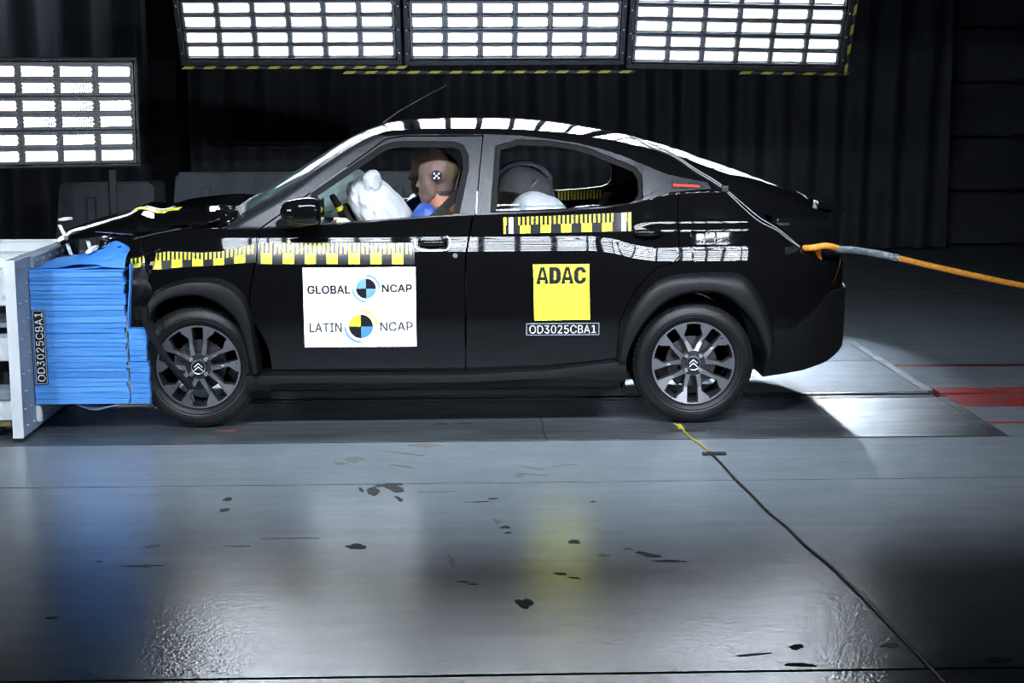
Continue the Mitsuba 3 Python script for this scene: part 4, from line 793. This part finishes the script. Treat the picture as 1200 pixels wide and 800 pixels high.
# ---------------------------------------------------------------- crash-test dummies
def chain(joints, bones, length=.012, it=6):
    """joints: {name: (x, y, z, r)}; bones: pairs of names."""
    ball = lambda n: Manifold.sphere(joints[n][3], 20).translate(list(joints[n][:3]))
    m = Manifold.batch_boolean([Manifold.batch_hull([ball(q) for q in b]) for b in bones], m3.OpType.Add)
    t = tri(m.refine_to_length(length)); t = trimesh.Trimesh(t.vertices, t.faces, process=True)
    trimesh.smoothing.filter_taubin(t, iterations=it); return t
def dummy(dx, dy, near, label, group=None):
    key = numbered('crash_test_dummy'); Y = .42 + dy
    J = dict(
        crown=(-.372, 0, 1.345, .088), crown_b=(-.385, 0, 1.325, .092), rear=(-.355, 0, 1.31, .072), fore=(-.425, 0, 1.335, .066), cheek_l=(-.44, -.042, 1.26, .030), cheek_r=(-.44, .042, 1.26, .030), jaw_l=(-.415, -.040, 1.205, .026), jaw_r=(-.415, .040, 1.205, .026),
        chin=(-.462, 0, 1.168, .020), chin_l=(-.452, -.018, 1.170, .020), chin_r=(-.452, .018, 1.170, .020), mouth=(-.472, 0, 1.200, .018), brow=(-.475, 0, 1.302, .016), brow_l=(-.462, -.034, 1.302, .017), brow_r=(-.462, .034, 1.302, .017),
        nose_a=(-.482, 0, 1.288, .008), nose_b=(-.499, 0, 1.250, .010), nose_l=(-.484, -.012, 1.247, .008), nose_r=(-.484, .012, 1.247, .008), lip_a=(-.488, 0, 1.214, .007), lip_b=(-.476, -.018, 1.212, .006), lip_c=(-.476, .018, 1.212, .006), lip2=(-.486, 0, 1.200, .007),
        neck=(-.365, 0, 1.20, .058), throat=(-.365, 0, 1.10, .066), chest=(-.33, 0, .95, .13), chest_l=(-.33, -.10, .95, .10), chest_r=(-.33, .10, .95, .10), waist=(-.24, 0, .72, .13), hip_l=(-.20, -.09, .60, .10), hip_r=(-.20, .09, .60, .10),
        sh_l=(-.375, -.175, 1.045, .062), sh_r=(-.375, .175, 1.045, .062), el_l=(-.60, -.22, .88, .042), el_r=(-.60, .22, .88, .042), wr_l=(-.835, -.13, 1.030, .030), wr_r=(-.84, .13, 1.03, .030),
        kn_l=(-.66, -.12, .68, .062), kn_r=(-.66, .12, .68, .062), an_l=(-.98, -.12, .42, .042), an_r=(-.98, .12, .42, .042), toe_l=(-1.12, -.12, .45, .034), toe_r=(-1.12, .12, .45, .034),
        palm_l=(-.885, -.115, 1.048, .022), palm_l2=(-.895, -.075, 1.045, .020), palm_r=(-.885, .115, 1.048, .022), palm_r2=(-.895, .075, 1.045, .020))
    B = [('crown', 'crown_b', 'rear', 'fore'), ('fore', 'cheek_l', 'cheek_r', 'rear'), ('cheek_l', 'cheek_r', 'jaw_l', 'jaw_r', 'mouth', 'fore'), ('jaw_l', 'jaw_r', 'chin', 'chin_l', 'chin_r', 'mouth'), ('brow', 'brow_l', 'fore'), ('brow', 'brow_r', 'fore'), ('nose_a', 'nose_b', 'nose_l', 'nose_r'), ('lip_a', 'lip_b', 'lip_c'), ('lip2', 'lip_b', 'lip_c'),
         ('rear', 'neck'), ('neck', 'throat'), ('throat', 'chest'), ('chest', 'chest_l', 'chest_r', 'waist'), ('waist', 'hip_l', 'hip_r'), ('throat', 'sh_l', 'chest_l'), ('throat', 'sh_r', 'chest_r')]
    for s in 'lr':
        B += [(f'sh_{s}', f'el_{s}'), (f'el_{s}', f'wr_{s}'), (f'hip_{s}', f'kn_{s}'), (f'kn_{s}', f'an_{s}'), (f'an_{s}', f'toe_{s}'), (f'wr_{s}', f'palm_{s}', f'palm_{s}2')]
        g = -1 if s == 'l' else 1
        for q in range(4):                       # four fingers curling over the rim, and the thumb from the side of the palm
            y = g * (.122 - .017 * q); L = (.9, 1.0, .95, .75)[q]
            J.update({f'f{s}{q}a': (-.900, y, 1.062, .0095), f'f{s}{q}b': (-.900 - .028 * L, y, 1.078, .0088), f'f{s}{q}c': (-.900 - .050 * L, y, 1.066, .0080), f'f{s}{q}d': (-.900 - .052 * L, y, 1.046, .0072)})
            B += [(f'f{s}{q}a', f'f{s}{q}b'), (f'f{s}{q}b', f'f{s}{q}c'), (f'f{s}{q}c', f'f{s}{q}d'), (f'f{s}{q}a', f'palm_{s}')]
        J.update({f't{s}a': (-.880, g * .062, 1.050, .011), f't{s}b': (-.905, g * .048, 1.040, .0095), f't{s}c': (-.930, g * .050, 1.030, .0085)}); B += [(f'palm_{s}2', f't{s}a'), (f't{s}a', f't{s}b'), (f't{s}b', f't{s}c')]
    J = {k: (a + dx, b + Y, c, r) for k, (a, b, c, r) in J.items()}
    m = chain(J, B, .010, 5)
    v = np.array(m.vertices)
    for s in (-1, 1):                            # eye hollows beside the nose
        d = np.linalg.norm((v - np.array([-.482 + dx, Y + s * .030, 1.276])) / np.array([1.2, 1, .7]), axis=1); v[:, 0] += .010 * np.exp(-(d / .014) ** 2)
    add('body', trimesh.Trimesh(v, m.faces, process=False), 'mat_skin', key, smooth=True)
    ball = lambda x, y, z, r: Manifold.sphere(r, 28).translate([x + dx, y + Y, z])
    add('neck_skin', Manifold.batch_hull([ball(-.375, 0, 1.19, .062), ball(-.35, 0, 1.185, .06), ball(-.36, 0, 1.10, .085)]).refine_to_length(.02), 'mat_orange_neck', key, smooth=40, label='orange neck sleeve')
    sh = [Manifold.batch_hull([ball(-.36, 0, 1.045, .095), ball(-.375, -.172, 1.046, .074), ball(-.335, -.11, .94, .107), ball(-.24, 0, .74, .15), ball(-.335, .11, .94, .107), ball(-.375, .172, 1.046, .074)])]
    for s in (-1, 1): sh.append(Manifold.batch_hull([ball(-.375, s * .175, 1.045, .074), ball(-.50, s * .20, .953, .060)]))
    add('shirt', Manifold.batch_boolean(sh, m3.OpType.Add), 'mat_orange_cloth', key, smooth=45, label='orange shirt')
    add('shoulder_patch', Manifold.batch_hull([ball(-.440, -.15, 1.105, .055), ball(-.480, -.14, 1.09, .050), ball(-.46, -.06, 1.12, .045), ball(-.42, -.16, 1.02, .07), ball(-.50, -.1, 1.02, .05)]), 'mat_blue_cloth', key, smooth=45, label='blue shoulder cloth')
    if near: add('glove_cuff', Manifold.batch_hull([ball(-.885, -.115, 1.062, .026), ball(-.895, -.075, 1.060, .024), ball(-.845, -.125, 1.040, .033), ball(-.935, -.115, 1.080, .012)]), 'mat_cream_cloth', key, smooth=45, label='cream cloth over the hand')
    hd = Manifold.batch_hull([ball(-.355, 0, 1.31, .0745), ball(-.345, 0, 1.335, .0755), ball(-.372, 0, 1.345, .0895)]).trim_by_plane([1, 0, 0], -.335 + dx)
    add('skull_cap', hd, 'mat_head_rear', key, smooth=40, label='brown rear skull cap')
    yf = Y - .0925
    add('target_disc', lathe_y([(0, -.002), (.0285, -.002), (.0285, .012), (0, .012)], 32).apply_translation([-.392 + dx, yf, 1.308]), 'mat_black_print', key, smooth=30, label='black disc with five white dots')
    for a, b in ((0, 0), (.012, .012), (-.012, .012), (.012, -.012), (-.012, -.012)):
        add('target_dot', lathe_y([(0, -.0035), (.0058, -.0035), (.0058, .004), (0, .004)], 14).apply_translation([-.392 + dx + a, yf, 1.308 + b]), 'mat_white_print', key)
    add('neck_ring', lathe_y([(.05, -.012), (.066, -.012), (.066, .012), (.05, .012)], 32).apply_transform(trimesh.transformations.rotation_matrix(math.pi / 2, [1, 0, 0])).apply_translation([-.355 + dx, Y, 1.212]), 'mat_dark_metal', key, smooth=30)
    tag(key, label, 'dummy', group); return key
dummy(0, 0, True, 'brown-headed crash test dummy with an orange shirt in the driver seat behind the white airbag')
dummy(-.07, .80, False, 'crash test dummy in the far front seat, its head half hidden behind the driver dummy')
for y in (.30,):
    add('seat_belt', loft([[(x - .017, yy, z + .016), (x + .017, yy, z - .016), (x + .017, yy + .004, z - .016), (x - .017, yy + .004, z + .016)] for k, (x, yy, z) in enumerate([(-.25, .20, 1.25), (-.31, .22, 1.185), (-.38, .20, 1.115), (-.45, .185, 1.06), (-.49, .24, 1.0), (-.50, .36, .88)])]), 'mat_strap', car, smooth=40)
add('belt_anchor', rbox(-.27, -.235, .15, .19, 1.20, 1.25, .010, 10), 'mat_steel_part', car, smooth=40)

# ---------------------------------------------------------------- child seats on the rear bench
def child_seat(x, y, zt, mat, label, stripe):
    k = thing('child_seat', label, 'child seat', None)
    add('shell', Manifold.batch_hull([Manifold.sphere(r, 40).translate([x + a, y + b, c]) for a, b, c, r in ((.0, -.07, zt - .14, .135), (.0, .07, zt - .14, .135), (.06, -.07, zt - .16, .135), (.06, .07, zt - .16, .135), (.02, -.10, .80, .12), (.02, .10, .80, .12), (.25, -.12, .72, .10), (.25, .12, .72, .10))]), mat, k, smooth=40)
    add('seat_base', rbox(x - .25, x + .30, y - .20, y + .20, .615, .72, .04), 'mat_child_navy', k, smooth=40)
    if stripe:
        arc = [(x + .02 + .175 * math.cos(a), zt - .14 + .150 * math.sin(a)) for a in np.linspace(.5, 2.9, 24)]
        add('hood_band', loft([[(px + .012 * math.cos(t), y - .13 + w_, pz + .012 * math.sin(t)) for w_, t in ((-.06, 0), (-.06, 1.6), (.26, 1.6), (.26, 0))] for px, pz in arc]), 'mat_child_navy', k, smooth=40, label='navy hood band')
        add('hood_trim', tube([(px, y - .17, pz + .004) for px, pz in arc], .010, 8), 'mat_child_light', k, smooth=40)

        for q in range(4): add('print_mark', bx(x + .06 + .011 * q, x + .068 + .011 * q, y - .212, y - .205, zt - .125 + .010 * q, zt - .108 + .010 * q), 'mat_white_print', k)
    else:
        for q in range(16):
            xx = x - .105 + .0142 * q + (.03 if q > 7 else 0); b_ = .012 if q % 3 else .020
            add('print_mark', bx(xx, xx + .008, y - .235, y - .196, zt - .108 + .006 * math.sin(q * .6), zt - .108 + b_ + .006 * math.sin(q * .6)), 'mat_white_print', k)
    return k
child_seat(.135, .47, 1.215, 'mat_child_grey', 'plain grey child seat behind the near rear window, lower dome', False)
child_seat(.075, 1.08, 1.335, 'mat_child_grey', 'grey child seat with a navy hood band on the far side of the rear bench', True)

# ---------------------------------------------------------------- deformable barrier on its trolley
bar = thing('crash_barrier', 'blue layered honeycomb crash barrier block between the steel trolley plate and the car nose', 'barrier')
zl = [.150]; 
while zl[-1] < .835: zl.append(min(.855, zl[-1] + float(rng.uniform(.019, .034))))
if .855 - zl[-1] > .004: zl.append(.855)
def layer(x0, x1, y0, y1, z0, z1, seed, n=14):
    r = np.random.default_rng(seed); xs = np.linspace(x0, x1, n)
    w = .003 * (meshkit.fbm(np.stack([xs * 6, xs * 0 + seed, xs * 0], 1), 2, seed) - .5) + r.uniform(-.0016, .0016); s = .0025 * (meshkit.noise(np.stack([xs * 5, xs * 0 + seed * .7, xs * 0 + 3], 1), seed) - .5)
    ringsl = []
    for x, a, b in zip(xs, w, s):
        g = .0004
        ringsl.append([(x, y0 + a + .003, z0 + g + b), (x, y0 + a, z0 + g + .0012 + b), (x, y0 + a - .0006, (z0 + z1) / 2 + b), (x, y0 + a, z1 - .0008 + b), (x, y0 + a + .003, z1 + b), (x, y1, z1), (x, y1, z0 + g)])
    return loft(ringsl)
for i in range(len(zl) - 1):
    add('barrier_layer', layer(-2.485, -2.003 + .006 * math.sin(i * 1.7), -.020, .96, zl[i], zl[i + 1], 100 + i), f'mat_blue_{int(rng.integers(4))}', bar, smooth=30)
add('core', bx(-2.48, -2.012, .0, .955, .152, .85), 'mat_blue_0', bar)
add('core_edge', join(*[bx(-2.004 + .004 * math.sin(3 * k), -1.996 + .003 * math.sin(5 * k), -.012, .90, .17 + .021 * k, .187 + .021 * k) for k in range(22)]), 'mat_honeycomb', bar, kind='stuff', label='crushed aluminium honeycomb edge')
for j, (z0, z1, x0, x1) in enumerate([(.147, .37, -1.992, -1.893), (.372, .545, -1.990, -1.900)]):
    zz = np.linspace(z0, z1, 9 if j == 0 else 7)
    for i in range(len(zz) - 1): add('bumper_layer', layer(x0, x1 + rng.uniform(-.004, .002), -.015, .94, zz[i], zz[i + 1], 200 + 20 * j + i, 6), f'mat_blue_{int(rng.integers(4))}', bar, smooth=30)
add('bent_face_sheet', loft([[(-1.985 + .012 * math.sin(9 * z), -.01, z), (-1.978 + .012 * math.sin(9 * z), -.012, z), (-1.978 + .012 * math.sin(9 * z), .9, z), (-1.985 + .012 * math.sin(9 * z), .9, z)] for z in np.linspace(.535, .88, 14)]), 'mat_blue_sheet', bar, smooth=30)
tx = np.linspace(-2.46, -2.02, 40); ty = np.linspace(-.012, .95, 14)
TX, TY = np.meshgrid(tx, ty, indexing='ij')
top_z = .858 + .004 * meshkit.noise(np.stack([TX * 6, TY * 5, TX * 0], -1), 3) + .115 * np.exp(-((TX + 2.05) / .13) ** 2) * np.clip((TY + .02) / .25, .12, 1)
add('top_sheet', slab(np.stack([TX, TY, top_z], -1), [0, 0, -.004]), 'mat_blue_sheet', bar, smooth=35, label='bent blue aluminium cover sheet')
lo = smooth_line([(-2.44, .862), (-2.33, .866), (-2.24, .882), (-2.16, .882), (-2.08, .866), (-1.995, .862)], 40); hi = spl([(-2.40, .42, .885), (-2.28, .34, .905), (-2.19, .27, .935), (-2.12, .21, .975), (-2.07, .17, .998), (-2.03, .14, .985), (-1.985, .10, .95)], 40)
flap_g = np.array([[(a[0] * (1 - t) + b[0] * t, -.018 * (1 - t) + b[1] * t - .03 * math.sin(math.pi * t), a[1] * (1 - t) + b[2] * t + .012 * math.sin(math.pi * t)) for t in np.linspace(0, 1, 12)] for a, b in zip(lo, hi)])
add('top_sheet', slab(flap_g, [0, .004, -.002]), 'mat_blue_sheet', bar, smooth=35)
for k, pts in enumerate([[(-2.40, .30, 1.06), (-2.375, .28, 1.02), (-2.355, .27, .96), (-2.335, .26, .905), (-2.31, .26, .90)], [(-2.36, .262, .98), (-2.33, .262, .985)], [(-2.23, .20, .985), (-2.215, .18, .95), (-2.20, .16, .93)]]):
    add('torn_foil', loft([[(x - .012, y, z), (x + .010, y - .006, z), (x + .010, y - .002, z), (x - .012, y + .005, z)] for x, y, z in pts]), 'mat_trolley_white', bar, smooth=30)
add('torn_foil', pillow((-2.185, .10, .945), [(.8, 0, .5), (0, 1, 0), (-.5, 0, .8)], (.035, .05, .016), 4, .3), 'mat_white_print', bar, smooth=True)
flat_y = lambda x, z: 0 * x - .0245
number_plate(bar, -2.478, .257, -2.413, .648, True, flat_y)
tp_ = smooth_line([(-2.30, .148), (-2.24, .120), (-2.19, .108), (-2.14, .118), (-2.05, .147)], 16)
add('hanging_sheet', slab([[(x, y, z) for y in (.02, .4, .8)] for x, z in tp_], [0, 0, .003]), 'mat_trolley_white', bar, smooth=35)

tr = thing('barrier_trolley', 'white steel trolley behind the blue barrier with a bolted face plate', 'trolley')
add('face_plate', cbox(-2.545, -2.492, -.235, 1.00, .020, .925, .004), 'mat_trolley_plate', tr)
add('plate_edge', cbox(-2.546, -2.491, -.240, -.2355, .019, .926, .001), 'mat_trolley_white', tr)
add('clamp_bar', cbox(-2.490, -2.470, .02, .98, .858, .922, .004), 'mat_trolley_plate', tr)
add('lower_bracket', cbox(-2.490, -2.465, -.01, .03, .055, .145, .003), 'mat_trolley_white', tr)
bolt = None
def bolt_at(x, y, z, r=.008):
    global bolt
    m = Manifold.cylinder(.010, r, r * .8, 10).rotate([0, 90, 0]).translate([x, y, z]); add('bolt', m, 'mat_steel_part', tr, smooth=30)
for y in np.arange(.08, .98, .13): bolt_at(-2.470, y, .892, .011)
for i, z in enumerate(np.linspace(.07, .88, 10)):
    for y in ((-.19, -.09) if i % 2 else (-.165, -.06)): bolt_at(-2.4925, y, z, .006)
for y in np.arange(.1, .95, .2): bolt_at(-2.4925, y, .07, .006)
for z0, z1, y0, mat in ((.685, .87, -.14, 'mat_trolley_white'), (.872, .93, -.10, 'mat_trolley_white'), (.40, .52, -.14, 'mat_trolley_white'), (.56, .585, -.05, 'mat_trolley_plate'), (.20, .255, -.16, 'mat_trolley_plate'), (.09, .20, -.14, 'mat_trolley_white')):
    add('beam', cbox(-5.0, -2.548, y0, y0 + .16, z0, z1, .006), mat, tr); add('beam', cbox(-5.0, -2.548, y0 + .85, y0 + 1.01, z0, z1, .006), mat, tr)
add('back_sheet', cbox(-5.0, -2.56, .30, .32, .10, .90, .004), 'mat_dark_metal', tr)
add('post', cbox(-3.0, -2.90, -.08, .02, .09, .86, .006), 'mat_trolley_white', tr)
wk = add('castor_wheel', lathe_y([(.02, -.02), (.07, -.025), (.085, -.015), (.085, .015), (.07, .025), (.02, .02)], 32).apply_translation([-2.70, -.08, .086]), 'mat_rubber', tr, smooth=40)
add('wheel_hub', lathe_y([(0, -.04), (.045, -.04), (.06, -.03), (.06, .03), (0, .03)], 24).apply_translation([-2.70, -.08, .086]), 'mat_brass', wk, smooth=40)
add('castor_bracket', cbox(-2.78, -2.585, -.11, -.05, .05, .10, .008), 'mat_brass', tr)
add('foil_scrap', pillow((-2.42, .5, 1.075), [(1, 0, .1), (0, 1, 0), (0, 0, 1)], (.035, .03, .010), 5, .4), 'mat_white_print', tr, smooth=True)

# ---------------------------------------------------------------- cables and floor tapes
rope_pts = spl([(1.55, .20, .925), (1.60, .10, .932), (1.66, .10, .942), (1.765, .20, .912), (1.884, .45, .885), (2.24, .80, .802), (2.50, .80, .740), (3.0, .80, .632), (3.6, .80, .53), (4.6, .80, .44)], 120)
rk = thing('tow_cable', 'orange tow cable running from the open tail of the car to the right edge', 'cable')
add('rope', tube(rope_pts, .0172, 14), 'mat_rope', rk, smooth=60)
ms = rope_pts[(rope_pts[:, 0] > 1.71) & (rope_pts[:, 0] < 2.26)]
add('braided_sleeve', tube(ms, np.linspace(.018, .0205, len(ms)), 14), 'mat_sleeve', rk, smooth=60, label='grey braided sleeve')
add('braided_sleeve', tube(spl([(1.60, .42, .905), (1.70, .55, .893), (1.80, .74, .872), (1.92, .79, .855)], 24), .008, 8), 'mat_sleeve', rk, smooth=60)
def body_y(x, z):
    c, r = float(zc(x)), float(zr(x))
    if z <= c: return float(surf(x, z))
    return crown_y(x, max(0.0, 1 - (z - c) / (r - c)) ** (1 / float(crown_p(x))))
for k, o in enumerate((0, .012)):
    line = [(.64 + .04 * k, 1.515 - .006 * k), (.72, 1.488 - o), (.866, 1.425 - o), (.967, 1.352 - o), (1.109, 1.262 - o), (1.16, 1.215 - o), (1.22, 1.165 - 1.6 * o), (1.32, 1.085 - 1.6 * o), (1.40, 1.038 - o), (1.47, .985 - o), (1.53, .935)]
    pts = [(x, body_y(x, z) - .008, z) for x, z in spl([(x, 0, z) for x, z in line], 30)[:, [0, 2]]]
    add('sensor_cable', tube(spl(pts, 90), .0032, 8), 'mat_cable_grey', None, smooth=60, label='thin grey sensor cable taped along the rear pillar, ' + ('upper of the pair' if k == 0 else 'lower of the pair'), cat='cable')
add('cable_clip', rbox(1.105, 1.145, body_y(1.12, 1.24) - .024, body_y(1.12, 1.24) - .001, 1.225, 1.262, .008, 10), 'mat_cable_black', None, smooth=40, label='small black clip holding the grey cables on the rear pillar', cat='clip')
fl = spl([(.897, -.298, .005), (.930, -.50, .005), (.951, -.695, .005), (.968, -.95, .005), (.976, -1.15, .005), (1.000, -1.45, .005), (1.018, -1.731, .005), (1.050, -1.98, .005), (1.064, -2.179, .005), (1.105, -2.50, .005), (1.124, -2.736, .005), (1.150, -3.2, .005), (1.171, -3.616, .005), (1.20, -4.4, .005)], 160)
fk = thing('floor_cable', 'thin cable on the floor from the rear wheel to the lower right, yellow then black', 'cable')
ycut = -.66
add('yellow_lead', tube(np.vstack([spl([(.86, .02, .006), (.885, -.13, .006), (.897, -.298, .005)], 20)[:-1], fl[fl[:, 1] > ycut]]), .0050, 8), 'mat_hazard_yellow', fk, smooth=60, label='yellow end')
add('black_lead', tube(fl[fl[:, 1] <= ycut + .03], .0055, 8), 'mat_cable_black', fk, smooth=60)
add('yellow_tag', cbox(.868, .898, -.09, .01, .0006, .007, .001), 'mat_hazard_yellow', fk)
add('tape_strip', cbox(.815, 1.01, -.148, -.128, .0004, .0075, .001), 'mat_cable_black', None, label='short black tape strip over the yellow cable next to the rear tyre', cat='tape')
add('tape_strip', cbox(.905, 1.02, -.690, -.660, .0004, .0120, .001), 'mat_cable_black', None, label='short black tape strip where the floor cable turns from yellow to black', cat='tape')
